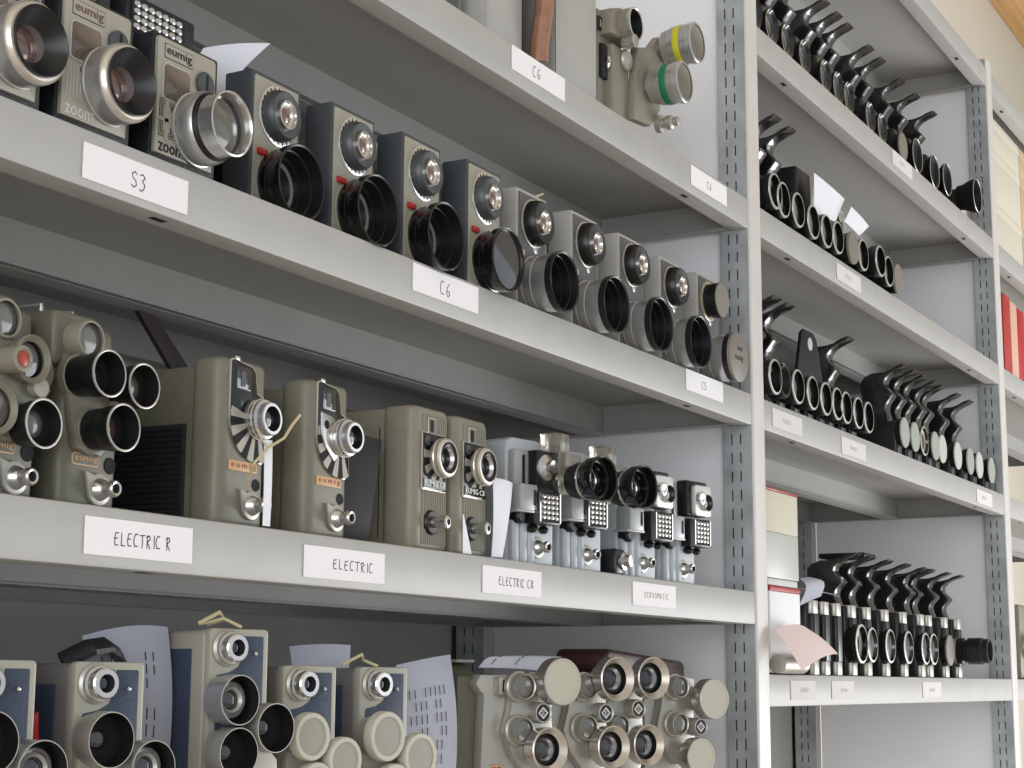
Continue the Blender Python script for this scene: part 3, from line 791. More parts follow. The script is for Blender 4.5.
# ------------------------------------------------------------------ type: navy and cream camera (lowest shelf)
def navy_camera(x, y, z, lab, lenses, hh=.1405, body='grey_body', mask=True, badge='eumig'):
    t = thing('movie_camera', lab, 'movie camera', (x, y, z), -.2, 'navy and cream cameras')
    ww = .053
    MB().box(body, -.001, ww-.001, .004, .070, 0, hh-.001, .004, 3).box('navy', -.0022, .01, .018, .062, .02, hh-.014, .001).build('body', t)
    MB().prism('cream_body', rrect(0, ww, 0, hh, .003), 0, .007, 'y', .0012).build('front_frame', t)
    if mask:
        out = [(.006, .03), (.042, .03), (.048, .045), (.048, hh-.006), (.047, hh-.005), (.031, hh-.005), (.030, hh-.018), (.026, hh-.026), (.018, hh-.030), (.007, hh-.032), (.006, hh-.034)]
        MB().prism('navy', out, .001, -.0006, 'y', .0002).build('front_panel', t)
    lens(t, .0145, hh-.0135, 0, [('satin', [(.0128, 0), (.0128, .0015), (.011, .003)]), ('silver', [(.011, .003), (.011, .0055), (.0082, .0065), (.0082, .008), (.0098, .0085), (.0098, .0120), (.0088, .013), (.0058, .013)]), ('dark_hole', [(.0058, .013), (.005, .009)])],
         (.005, .009, 'glass_blue', .001), 'finder_lens', n=28)
    MB().ball('chrome', (.040, -.001, hh-.017), .0018).build('screw', t)
    mb = MB().prism('cream_plate', rrect(.015, .040, hh-.052, hh-.039, .002), -.0004, -.0015, 'y', .0003)
    lettering(mb, 'satin', badge, .018, .037, hh-.049, hh-.042, -.0016)
    mb.build('maker_badge', t)
    mb = MB().prism('cream_body', [(-.004, .03), (.0, .085), (.012, .098), (.040, .092), (.058, .075), (.060, .05), (.05, .02), (.01, .015)], 0, -.007, 'y', .001)
    mb.build('turret_plate', t)
    for (cx, cz, r, L, kind) in lenses:
        if kind == 'open':
            lens(t, cx, cz, -.006, [('brushed', [(r*.95, 0), (r*.95, .004), (r, .006), (r, L)]), ('rim', [(r, L), (r*.99, L+.001), (r*.955, L+.001)]), ('black', [(r*.955, L+.001), (r*.9, L*.35)]),
                                    ('brushed', [(r*.72, L*.35), (r*.72, L*.55), (r*.62, L*.58), (r*.6, L*.5)]), ('black', [(r*.9, L*.35), (r*.72, L*.35)]), ('cream_metal', [(r*.58, L*.5), (r*.5, L*.62), (r*.4, L*.5)])],
                 (r*.42, L*.45, 'glass', .002), 'turret_lens', n=40)
        elif kind == 'dark':
            lens(t, cx, cz, -.006, [('satin', [(r*.9, 0), (r*.9, .005), (r, .008), (r, L)]), ('rim', [(r, L), (r*.99, L+.0012), (r*.955, L+.0012)]), ('black_matte', [(r*.955, L+.001), (r*.9, L*.4), (r*.3, L*.35)])],
                 (r*.4, L*.34, 'glass', .002), 'turret_lens', n=40)
        else:
            lens(t, cx, cz, -.006, [('satin', [(r*.75, 0), (r*.75, L*.25), (r*.82, L*.28), (r*.82, L*.45), (r*.9, L*.5), (r*.9, L*.7)]), ('cap_frost', [(r*.96, L*.66), (r, L*.68), (r, L), (r*.96, L+.0015), (r*.78, L+.0015), (r*.76, L+.0005)]),
                                    ('cap_frost_in', [(r*.76, L+.0005), (0, L+.0008)])], None, 'turret_lens', 'turret lens under a frosted cream cap', n=40)
    MB().ball('satin', (.030, -.010, .055), .004).build('turret_hub', t)
    return t
navy_camera(.000, .020, ZD, 'navy panelled camera cut off by the left edge on the lowest shelf', [(.008, .094, .018, .019, 'dark'), (.043, .078, .017, .019, 'open')])
navy_camera(.096, .020, ZD, 'navy and cream camera with one big dark lens tube, left of a hanging typed paper', [(.0100, .093, .0172, .019, 'dark'), (.044, .0755, .0168, .018, 'open')])
navy_camera(.226, .020, ZD, 'taller navy and cream camera with three chrome rimmed lens tubes', [(.0065, .1163, .0170, .019, 'open'), (.0065, .0812, .0170, .019, 'dark'), (.040, .0972, .0170, .018, 'dark')], hh=.165, body='cream_body')
navy_camera(.311, .020, ZD, 'navy camera with frosted lens caps, right of the three tube camera', [(.006, .090, .0172, .019, 'cap'), (.040, .0725, .0168, .018, 'cap'), (.012, .055, .0172, .019, 'cap')])
navy_camera(.410, .020, ZD, 'navy camera with frosted lens caps, left of the grey typed paper', [(.0045, .088, .0190, .020, 'cap'), (.0435, .0714, .0185, .018, 'cap'), (.014, .049, .0185, .020, 'cap')])

# ------------------------------------------------------------------ type: cream multi lens turret camera
def big_turret(x, y, z, lab, cap_top, cap_bot, rz=0.0, first=False, top=(.030, .130), bot=(.010, .071), kn=(.016, .1025), f1=-.009):
    f1 = f1
    t = thing('movie_camera', lab, 'movie camera', (x, y, z), rz, 'cream turret cameras')
    MB().prism('khaki', rrect(-.034, .033, .012, .085, .008, 4), 0, .134, 'z', .004, 3).build('body', t)
    if first:
        MB().prism('olive', [(.012, 0), (.085, 0), (.09, .07), (.085, .134), (.070, .147), (.035, .147), (.012, .134)], -.062, -.037, 'x', .004, 3).build('curved_side_case', t)
        MB().box('cream_plate', -.058, -.037, .02, .06, .1465, .1495, .002).build('top_strap', t)
    mb = MB().prism('cream_metal', [(-.048, .0), (-.042, .118), (-.046, .121), (-.051, .128), (-.046, .136), (-.030, .136), (.020, .136), (.028, .12), (.034, .05), (.030, .0)] if first else [(-.034, 0), (-.034, .13), (-.03, .135), (.020, .136), (.028, .12), (.034, .05), (.030, .0)], -.001, .012, 'y', .002)
    mb.build('front_plate', t)
    mb = MB().box('orange_label', -.034, -.022, -.0024, -.001, .048, .057).box('red', -.0325, -.030, -.0028, -.002, .050, .055).box('orange_text', -.028, -.024, -.0028, -.002, .050, .055)
    mb.build('badge', t)
    MB().prism('satin', rrect(-.032, -.020, .118, .134, .001), -.001, -.010, 'y', .001).box('dark_hole', -.028, -.024, -.0105, -.009, .121, .131).build('finder_window', t)
    mb = MB().prism('satin', [(-.016, .134), (.004, .139), (.028, .134), (.026, .100), (.028, .075), (.020, .045), (.0, .045), (-.018, .065), (-.026, .085), (-.020, .105)], -.002, -.012, 'y', .0015)
    for cx, cz, r in ((f1, .1255, .014), (f1-.001, .087, .014)): mb.lathe('satin', [(r, 0), (r, .004), (r-.001, .005), (0, .005)], cx, cz, -.012, 28)
    mb.build('turret_plate', t)
    for cx, cz in ((f1, .1255), (f1-.001, .087)):
        lens(t, cx, cz, -.012, [('satin', [(.0118, .0), (.0118, .013), (.0112, .014), (.0100, .013)])], (.0100, .011, 'glass_grey', .0015), 'finder_objective', n=28)
    o = lens(t, kn[0], kn[1], -.012, [('satin', [(.0095, 0), (.0095, .012), (.0090, .013), (.0075, .012)]), ('black', [(.0075, .012), (0, .0115)])], None, 'turret_knob', n=28)
    mb = MB()
    kx, kz = kn
    mb.prism('silver_text', [(kx-.0058, kz), (kx, kz+.0055), (kx+.0058, kz), (kx, kz-.0055)], -.0237, -.0243)
    mb.prism('dark_hole', [(kx-.0034, kz), (kx, kz+.003), (kx+.0034, kz), (kx, kz-.003)], -.0243, -.0246)
    lettering(mb, 'silver_text', 'E', kx-.0015, kx+.0015, kz-.0015, kz+.0015, -.0247)
    mb.build('diamond_emblem', o)
    def big(cx, cz, r, cap):
        L = .026
        if cap:
            lens(t, cx, cz, -.012, [('satin', [(r*.62, 0), (r*.66, .004), (r*.8, .008), (r*.82, .012)]), ('silver', [(r*.92, .012), (r, .013), (r, L-.001), (r*.99, L)]), ('beige_ring', [(r*.99, L), (r*.95, L+.0012), (r*.9, L+.0012)]), ('cap_frost', [(r*.9, L+.0012), (r*.88, L+.0006), (0, L+.0006)])], None, 'taking_lens', 'taking lens under a flat cream cap', n=40)
        else:
            lens(t, cx, cz, -.012, [('satin', [(r*.62, 0), (r*.66, .004), (r*.8, .008), (r*.82, .012)]), ('silver', [(r*.92, .012), (r*.98, .013), (r*.98, L-.004), (r, L-.002), (r, L)]), ('beige_ring', [(r, L), (r*.95, L+.001), (r*.72, L-.005)]),
                                    ('black', [(r*.72, L-.005), (r*.66, L-.010), (r*.55, L-.011)]), ('brushed', [(r*.55, L-.011), (r*.50, L-.008), (r*.40, L-.012)])], (r*.42, L-.013, 'glass' if cz < .1 else 'glass_blue', .002), 'taking_lens', n=40)
    big(top[0], top[1], .0212 if cap_top else .0208, cap_top)
    big(bot[0], bot[1], .0198, cap_bot)
    return t
big_turret(.673, .022, ZD, 'cream turret camera with a big cream capped lens on top, beside the olive curved case', True, False, -.42, True, (.018, .130), (.004, .0705), (.007, .1024), -.014)
big_turret(.785, .022, ZD, 'cream turret camera with two open silver rimmed lenses, left one of that pair', False, False, -.42, False, (.019, .133), (.014, .0697), (.016, .101), -.005)
big_turret(.868, .022, ZD, 'cream turret camera with open silver rimmed lenses and blue glass, right one of that pair', False, False, -.42, False, (.019, .1343), (.012, .0693), (.0105, .1039), -.012)
big_turret(1.003, .024, ZD, 'cream turret camera with two capped lenses, turned towards the middle post', True, True, -.42, False, (.032, .113), (.012, .0532), (.025, .0837), -.004)

# ------------------------------------------------------------------ top shelf items
t = thing('camera_case', 'tall flat grey case at the left of the tan strap', 'camera case', (.59, .018, ZA))
MB().box('light_grey', 0, .075, 0, .10, 0, .145, .004).box('black_matte', .076, .086, .006, .095, 0, .14, .003).build('body', t)
MB().tube('chrome', [(0.0, -.0015, 0), (0.0, -.0015, .145)], .0012, 6).build('edge_trim', t)
t = thing('camera_case', 'tall flat grey case between the tan strap and the grey turret camera', 'camera case', (.727, .018, ZA))
MB().box('light_grey', .003, .099, 0, .10, 0, .15, .004).box('grey_body', -.030, .002, .004, .09, 0, .148, .004).build('body', t)
MB().tube('chrome', [(.002, -.0015, 0), (.001, -.0015, .15)], .0009, 6).build('edge_trim', t)
MB().tube('strap_tan', [(.688, .014, ZA+.010), (.684, .010, ZA+.03), (.688, .008, ZA+.06), (.694, .008, ZA+.10), (.700, .012, ZA+.15)], .0115, 10, .8).build('leather_strap', None, 'tan leather strap hanging between the two tall grey cases', 'strap')
t = thing('movie_camera', 'grey box behind bars at the top edge, left of the grey cases', 'movie camera', (.50, .03, ZA))
MB().box('grey_body', 0, .072, 0, .09, 0, .13, .004).build('body', t)
MB().box('charcoal', .01, .06, -.002, .001, .02, .12, .001).build('front_panel', t)

t = thing('movie_camera', 'grey green turret camera with green and yellow taped lenses on the upper shelf', 'movie camera', (.862, .02, ZA), 0)
MB().prism('khaki', rrect(-.012, .050, .010, .10, .006), 0, .128, 'z', .004, 3).build('body', t)
MB().prism('khaki', rrect(.006, .046, 0, .014, .003), .002, .092, 'z', .003, 3).build('front_shell', t)
mb = MB().box('dark_hole', -.008, .005, .006, .011, .05, .088, .001).ball('chrome', (.0, .004, .068), .004, (.4, 1, 2)).build('film_gate', t)
mb = MB().box('black', -.012, .0025, .0085, .0105, .102, .118, .001)
lettering(mb, 'silver_text', '16', -.009, .0, .1055, .114, .0080, .02)
mb.build('number_badge', t)
MB().prism('khaki', [(-.006, .098), (.046, .100), (.048, .122), (.042, .134), (.022, .136), (.0, .128)], -.004, .03, 'y', .004, 3).build('finder_housing', t)
lens(t, .028, .117, -.004, [('khaki', [(.0178, 0), (.0182, .010)]), ('silver', [(.0182, .010), (.0182, .013), (.017, .014), (.016, .013)]), ('black_matte', [(.016, .013), (.013, -.006), (.004, -.008)])], (.006, -.008, 'glass', .001), 'finder_lens')
MB().lathe('silver', [(.0075, 0), (.0075, .014), (.0065, .015), (0, .015)], .024, .096, -.004, 24).build('focus_roller', t)
MB().ball('satin', (.034, -.002, .080), .012, (1, .5, 1), 20, 12).build('round_cover', t)
MB().prism('khaki', [(.040, .015), (.085, .020), (.110, .045), (.116, .09), (.131, .112), (.128, .130), (.108, .131), (.088, .112), (.052, .10), (.046, .06)], .002, -.008, 'y', .002).build('turret_plate', t)
def taped(cx, cz, tape, L, r):
    o = lens(t, cx, cz, -.006, [('silver', [(r*.6, 0), (r*.62, L*.1), (r*.7, L*.12)]), ('satin', [(r*.8, L*.12), (r*.85, L*.25), (r*.88, L*.32)]), ('brushed', [(r*.9, L*.32), (r*.95, L*.4), (r*.95, L*.8), (r, L*.82), (r, L*.98), (r*.96, L), (r*.86, L)])], (r*.86, L*.985, 'glass_grey', .001), 'taking_lens', 'silver lens with '+tape+' tape band')
    MB().lathe('tape_'+tape, [(r*.965, L*.50), (r*.972, L*.51), (r*.972, L*.66), (r*.965, L*.67)], cx, cz, -.006, 36).build('tape_band', o)
taped(.082, .063, 'green', .044, .0232)
taped(.119, .1205, 'yellow', .044, .0232)
mb = MB().lathe('satin', [(.010, 0), (.010, .006), (.006, .007), (.006, .010), (.008, .012), (.008, .018), (.005, .020), (.005, .026), (0, .028)], .105, .028, -.006, 24)
mb.build('crank', t)
MB().tube('black', [(.050, -.004, .006), (.062, -.008, .003), (.074, -.012, .001)], .0025, 8).build('lever', t)

# ------------------------------------------------------------------ grip cameras of the second bay
def grip_outline(top, base):
    """profile in (y,z): scalloped front edge, beak leaning forward, rounded back"""
    h = top-base
    P = [(-.006, 1.0), (-.003, 1.02), (.008, .985), (.018, .925), (.028, .895), (.048, .885), (.060, .83), (.066, .74), (.066, .55), (.062, .30), (.060, 0),
         (.022, 0), (.0235, .10), (.0262, .19), (.0275, .26), (.0262, .34), (.021, .42), (.0165, .48), (.0165, .51), (.0195, .56), (.0258, .63), (.0285, .70), (.0270, .77), (.0205, .85), (.011, .91), (.000, .955)]
    return [(a, base+b*h) for a, b in P]
def grip_camera(x, y, z, lab, lensz, lkind, grip=True, caps=False, bodyh=None, lr=.0225, lL=.022, htop=.14, ly=0.0, wd=.026, name='grip_camera', group=None):
    t = thing(name, lab, 'movie camera', (x, y, z), 0, group)
    bh = bodyh or lensz+.03
    hw = wd/2
    mb = MB().prism('black', rrect(-hw, hw, .010, .090, .005), 0, bh, 'z', .003)
    mb.box('black_matte', -hw-.001, hw+.001, .03, .075, .01, bh-.01, .002)
    mb.build('body', t)
    if caps:
        for z0, z1 in ((.0005, .018), (bh-.016, bh+.001)):
            MB().prism('satin', rrect(-hw*.75, hw*.75, .004, .022, .005), z0, z1, 'z', .001).build('silver_end', t, 'silver end piece')
        MB().prism('black', rrect(-hw*.7, hw*.7, .003, .02, .004), .018, bh-.016, 'z', .001).build('front_column', t)
    if grip:
        out = grip_outline(htop, bh-.004)
        g = MB().prism('grip_black', out, -.0125, .0125, 'x', .007, 4).build('pistol_grip', t)
    r, L = lr, lL
    y0 = .012
    if lkind == 'ring':
        lens(t, 0, lensz, y0, [('black', [(r*.9, 0), (r*.92, L*.5), (r, L*.6), (r, L*.95)]), ('cream_metal', [(r, L*.95), (r*.985, L), (r*.87, L+.0004)]), ('black_gloss', [(r*.87, L), (r*.82, L*.6)]), ('satin', [(r*.82, L*.6), (r*.6, L*.5)])], (r*.6, L*.5, 'glass_warm', .002), 'lens_ring', n=30)
    elif lkind == 'dark':
        lens(t, 0, lensz, y0, [('black', [(r*.9, 0), (r*.92, L*.5), (r, L*.6), (r, L*.95)]), ('satin', [(r, L*.95), (r*.975, L)]), ('black_gloss', [(r*.975, L), (r*.82, L*.6), (r*.6, L*.5)])], (r*.6, L*.5, 'glass', .002), 'lens_ring', n=30)
    elif lkind == 'hood':
        lens(t, 0, lensz, y0, [('black_matte', [(r*.7, 0), (r*.75, L*.3), (r*.95, L*.7), (r, L)]), ('satin', [(r, L), (r*.97, L+.0008), (r*.95, L)]), ('black_matte', [(r*.95, L), (r*.8, L*.5), (r*.4, L*.3)])], (r*.4, L*.3, 'glass', .002), 'lens_hood', n=32)
    elif lkind in ('cap_white', 'cap_mint', 'cap_grey'):
        lens(t, 0, lensz, y0, [('black', [(r*.9, 0), (r*.92, L*.5), (r*.95, L*.9)]), (lkind, [(r*.97, L*.85), (r, L*.87), (r, L*.99), (r*.96, L+.001), (0, L+.0018)])], None, 'capped_lens', 'lens closed by a pale round cap', n=30)
    elif lkind == 'barrel':
        lens(t, 0, lensz, y0, [('satin', [(r*1.1, 0), (r*1.1, .006)]), ('black', [(r, .006), (r, .014), (r*.85, .016), (r*.85, .020), (r, .022), (r, L-.012), (r*.92, L-.010), (r*.92, L), (r*.8, L)]), ('black_matte', [(r*.8, L), (r*.6, L-.01)])], (r*.6, L-.01, 'glass', .002), 'long_lens', n=30)
    return t
RB = 'grip cameras on the upper right shelf'
# upper right shelf (Z1): six scalloped grips near the post and hoods towards the end
def ordinal(k): return ['first','second','third','fourth','fifth','sixth','seventh','eighth','ninth','tenth','eleventh','twelfth','thirteenth'][k]
s1 = [(1.275, 'dark', 1), (1.335, 'dark', 1), (1.395, 'dark', 1), (1.463, 'dark', 1), (1.55, 'dark', 1), (1.606, 'dark', 1), (1.655, 'dark', 1), (1.757, 'dark', 1), (1.817, 'dark', 1),
      (1.924, 'cap_grey', 1), (2.008, 'hood', 1), (2.11, 'hood', 1)]
for i, (x, k, g) in enumerate(s1):
    grip_camera(x, .012, Z1, 'black grip camera %s, %s from the middle post, upper right shelf' % ({'dark': 'with thin lens rim', 'cap_grey': 'with grey cap', 'hood': 'with wide hood'}[k], ordinal(i)), .032 if k != 'hood' else .040, k, True, htop=.143, lL=.012, lr=.0235 if k != 'hood' else .029, group=RB)
for x, L, lr, nm in ((2.184, .014, .029, 'black hood without grip, second last on the upper right shelf'), (2.31, .034, .031, 'widest black lens hood, last before the pink cloth on the upper right shelf')):
    grip_camera(x, .012, Z1, nm, .045, 'hood', False, lr=lr, lL=L, bodyh=.06, name='hooded_camera', group='lens hoods on the upper right shelf')
# third shelf level (ZA)
s2 = [(1.285, 'ring', 0, .030), (1.315, 'ring', 1, .026), (1.370, 'ring', 1, .026), (1.428, 'ring', 0, .024), (1.482, 'ring', 0, .024), (1.530, 'ring', 0, .026), (1.595, 'cap_grey', 0, .026), (1.642, 'ring', 0, .026), (1.705, 'ring', 0, .030), (1.765, 'ring', 0, .028), (1.812, 'cap_grey', 0, .026)]
for i, (x, k, g, lz) in enumerate(s2):
    grip_camera(x, .004, ZA, 'black camera with %s, %s from the middle post, white slip shelf' % ('grey capped lens' if 'cap' in k else 'round ring lens', ordinal(i)), lz, k, bool(g), htop=.137, bodyh=.055, lr=.0235,
                lL=.022+(.006 if i == 8 else .0), name='grip_camera' if g else 'ring_lens_camera', group='ring lens cameras on the shelf with white slips')
# ZB left group
s3 = [(1.266, 'ring'), (1.300, 'barrel'), (1.348, 'ring'), (1.403, 'ring'), (1.455, 'ring'), (1.502, 'ring'), (1.540, 'ring'), (1.592, 'ring'), (1.638, 'ring')]
for i, (x, k) in enumerate(s3):
        grip_camera(x, .004, ZB, 'black camera with %s, %s from the middle post on the third shelf' % ('short dark barrel' if k == 'barrel' else 'cream rimmed lens', ordinal(i)), .030, k, i in (1, 2, 7), htop=.137, bodyh=.052, lL=.024, name='ring_lens_camera', group='ring lens cameras left of the white capped ones')
s3b = [(1.860, 'cap_mint', 1), (1.915, 'cap_mint', 1), (1.968, 'ring', 1), (2.03, 'cap_mint', 1), (2.072, 'cap_white', 1), (2.167, 'cap_white', 1), (2.248, 'cap_mint', 1), (2.31, 'cap_white', 0), (2.395, 'cap_mint', 0)]
for i, (x, k, g) in enumerate(s3b):
    grip_camera(x, .004, ZB, 'black camera with %s, %s of nine in the group nearest the far post' % ({'ring': 'chrome ring lens', 'cap_mint': 'greenish white cap', 'cap_white': 'white cap'}[k], ordinal(i)), .038, k, bool(g), htop=.142, bodyh=.056, lr=.0235, lL=.010, name='grip_camera' if g else 'capped_camera', group='white capped cameras nearest the far post')
# eye level shelf (Z4)
s4 = [(1.427, 'none', 0), (1.47, 'none', 0), (1.519, 'none', 0), (1.583, 'ring', 1), (1.649, 'ring', 1), (1.733, 'ring', 1), (1.823, 'ring', 1), (1.914, 'ring', 1), (1.958, 'ring', 1), (2.049, 'cap_grey', 1), (2.127, 'barrel', 1)]
for i, (x, k, g) in enumerate(s4):
    grip_camera(x, .0, Z4, 'black camera%s, silver end pieces, %s from the white boxes, eye level shelf' % ({'ring': ' with ring lens', 'cap_grey': ' with capped lens', 'barrel': ' with long barrel', 'none': ''}[k], ordinal(i)),
                .043, k, bool(g), caps=True, bodyh=.094, htop=.165, lr=.0268 if i == 3 else (.0215 if k == 'barrel' else .0245), lL=.056 if k == 'barrel' else (.018 if i == 3 else .012), wd=.030, group='grip cameras with silver ends on the eye level shelf')
MB().box('black_matte', 1.66, 1.715, .012, .080, Z4+.166, Z4+.173, .002).build('flat_case', None, 'thin flat black holder lying on top of the grips on the eye level shelf', 'case')

# handles and odd pieces in the second bay
t = thing('wrist_strap', 'stiff black strap loop with a light rivet standing behind the ring lenses', 'strap', (1.508, .034, ZB+.0525))
mb = MB().prism('black_matte', [(-.058, .0), (-.030, .076), (-.020, .082), (.018, .082), (.030, .074), (.060, .0)], -.002, .003, 'y', .001)
mb.build('strap_band', t)
MB().lathe('cap_white', [(.009, 0), (.009, .001), (0, .0015)], .0, .064, -.002, 20).build('rivet', t)
t = thing('battery_box', 'black upright box left of the white slips on the third right shelf', 'camera accessory', (1.50, .03, ZA))
MB().box('black', -.035, .022, 0, .04, 0, .118, .003).build('body', t)
MB().box('satin', .0225, .0245, 0, .03, .04, .118, .0005).build('edge_trim', t)
t = thing('movie_camera', 'small black and chrome camera standing behind the white slips', 'movie camera', (1.73, .06, ZA))
MB().box('black', -.02, .02, 0, .05, 0, .125, .006, 3).build('body', t)
MB().tube('satin', [(.021, -.001, .0), (.021, -.001, .105), (.012, -.001, .122), (-.01, -.001, .124)], .0025, 8).build('chrome_trim', t)
MB().lathe('satin', [(.008, 0), (.008, .006), (0, .007)], -.005, .110, 0, 20).build('knob', t)
t = thing('round_case', 'large black rounded case at the back of the right grip group', 'case', (1.77, .105, ZB))
MB().prism('black_leather', [(-.0, 0), (.075, 0), (.078, .09), (.066, .12), (.03, .13), (.004, .125)], -.014, .014, 'x', .006, 3).build('body', t)

# white boxes on the eye level shelf
def carton(name, x0, x1, y0, y1, z0, z1, lab, body, lid=None, lidh=0.0):
    t = thing(name, lab, 'box', ((x0+x1)/2, y0, z0), 0, 'storage boxes of the third bay' if name == 'storage_box' else 'boxes beside the middle post')
    hx = (x1-x0)/2
    MB().box(body, -hx, hx, 0, y1-y0, 0, z1-z0-lidh, .0015).build('carton', t)
    if lid: MB().box(lid, -hx-.001, hx+.001, -.001, y1-y0+.001, z1-z0-lidh, z1-z0, .0015).build('lid', t)
carton('cardboard_box', 1.262, 1.368, .004, .13, Z4+.002, Z4+.106, 'white box with red edges, bottom of the stack beside the middle post', 'box_white', 'dark_red', .006)
carton('cardboard_box', 1.258, 1.372, .006, .13, Z4+.116, Z4+.172, 'pale mint box in the middle of the stack beside the middle post', 'cap_white')
carton('cardboard_box', 1.258, 1.372, .006, .13, Z4+.172, Z4+.226, 'cream box with red top, highest of the stack beside the middle post', 'box_cream', 'red', .003)
carton('cardboard_box', 1.262, 1.366, .006, .13, Z4+.107, Z4+.1155, 'thin grey brown tray between the white boxes', 'back_grey')
MB().tube('satin', [(1.262, -.004, Z4+.012), (1.345, -.004, Z4+.012)], .011, 20).build('metal_tube', None, 'short silver tube lying under the pink sheet', 'tube')
def sheet4(a, b, c, d, bulge=(0, 0, 0)):
    a, b, c, d, g = map(Vector, (a, b, c, d, bulge))
    def f(u, v):
        p = a*(1-u)*(1-v)+b*u*(1-v)+c*u*v+d*(1-u)*v
        return p+g*math.sin(PI*u)+g*.3*math.sin(PI*v)
    return f
def paper(name, lab, m, a, b, c, d, bulge=(0, 0, 0), lines=0, cat='paper'):
    f = sheet4(a, b, c, d, bulge)
    t = thing(name, lab, cat, a)
    A = Vector(a)
    g = lambda u, v: Vector(f(u, v))-A
    MB().sheet(m, g, 12, 8, .0005).build('sheet', t)
    if lines:
        mb = MB()
        for k in range(lines):
            v = .15+.7*k/lines
            n = 9
            for j in range(n):
                if random.random() < .25: continue
                u0 = .15+.7*j/n
                p, q = g(u0, v), g(u0+.055, v)
                nn = (g(u0+.02, v)-g(u0, v)).cross(g(u0, v+.02)-g(u0, v)).normalized()
                if nn.y > 0: nn = -nn
                mb.tube('ink', [p+nn*.0007, (p+q)/2+nn*.0007+Vector((0, 0, .0007)), q+nn*.0007], .00035, 4)
        mb.build('writing', t)
    return t
paper('pink_sheet', 'folded pale pink sheet hanging over the edge of the eye level shelf', 'paper_pink',
      (1.235, -.012, Z4+.052), (1.345, -.014, Z4+.056), (1.379, -.04, Z4+.026), (1.232, -.045, Z4+.004), (0, -.004, .006))
paper('crumpled_paper', 'crumpled grey white paper tucked beside the white boxes', 'paper_grey',
      (1.372, .008, Z4+.085), (1.390, .012, Z4+.121), (1.470, .022, Z4+.126), (1.470, .012, Z4+.102), (0, -.01, .006))
paper('crumpled_paper', 'flat pale wrapper lying over three grip less cameras', 'paper_grey',
      (1.40, .01, Z4+.102), (1.55, .012, Z4+.105), (1.57, .07, Z4+.115), (1.42, .07, Z4+.112), (0, 0, .004))
# white slips on the third shelf (right)
paper('paper_slip', 'larger white slip standing behind the ring lenses on the right', 'paper', (1.493, .014, ZA+.112), (1.635, .018, ZA+.111), (1.578, .014, ZA+.062), (1.480, .012, ZA+.052), (0, -.001, 0))
paper('paper_slip', 'smaller white slip leaning right of the larger one', 'paper', (1.635, .008, ZA+.098), (1.723, .010, ZA+.090), (1.668, .008, ZA+.062), (1.595, .006, ZA+.066), (0, -.001, 0))
# pieces of cloth at far end of the upper right shelf
t = thing('rolled_cloth', 'pale pink cloth bundle at the far end of the upper right shelf', 'cloth', (2.398, .04, Z1))
MB().prism('cloth_pink', [(-.022, 0), (.048, 0), (.050, .03), (.040, .06), (.010, .078), (-.015, .07), (-.024, .04)], -.0, .10, 'y', .012, 3).build('cloth', t)
# papers among the shelf B cameras
paper('paper_sheet', 'curled white sheet behind the chrome rimmed zoom camera', 'paper', (.235, .080, ZB+.06), (.262, .075, ZB+.134), (.333, .066, ZB+.160), (.270, .080, ZB+.070), (-.004, .0, .004))
paper('paper_slip', 'white paper slip between the second and third charcoal cameras', 'paper', (.462, .052, ZB+.112), (.500, .052, ZB+.110), (.492, .052, ZB+.085), (.470, .052, ZB+.055), (.004, -.004, 0))
MB().tube('string', [(.672, .04, ZB+.1185), (.690, .035, ZB+.120), (.712, .03, ZB+.124), (.728, .03, ZB+.131)], .0012, 6).build('cord', None, 'short pale cord on top of the first light grey camera', 'cord')
paper('paper_sheet', 'white paper hanging right of the second khaki camera', 'paper', (.598, .010, ZC+.072), (.634, .010, ZC+.070), (.615, .010, ZC+.002), (.600, .012, ZC+.002), (.003, -.003, 0))
paper('paper_slip', 'thin white paper strip between the two khaki cameras', 'paper', (.5405, .006, ZC+.034), (.5415, .006, ZC+.034), (.5555, .006, ZC+.001), (.541, .006, ZC+.001))
paper('paper_sheet', 'narrow white strip tied with string below the left sunburst badge', 'paper', (.2405, -.010, ZC+.0595), (.2500, -.010, ZC+.0600), (.2645, .001, ZC+.001), (.2560, .001, ZC+.001), (.0015, -.001, 0))
MB().tube('string', [(.2460, .010, ZC+.026), (.2310, -.009, ZC+.042), (.2424, -.012, ZC+.0538), (.2606, -.012, ZC+.0631), (.2697, -.012, ZC+.0736), (.2790, -.012, ZC+.0822)], .0011, 6).tube('string', [(.2424, -.012, ZC+.0538), (.2353, -.012, ZC+.0585), (.232, -.010, ZC+.066)], .0008, 6).build('string_tie', None, 'pale string tied to the knob of an olive camera', 'string')
t = thing('camera_flap', 'black flap standing between the sunburst camera and the khaki camera', 'camera accessory', (.421, .030, ZC))
MB().prism('black_matte', [(-.030, .0), (.012, .002), (.030, .088), (-.030, .090)], .0, .004, 'y', .001).build('flap', t)

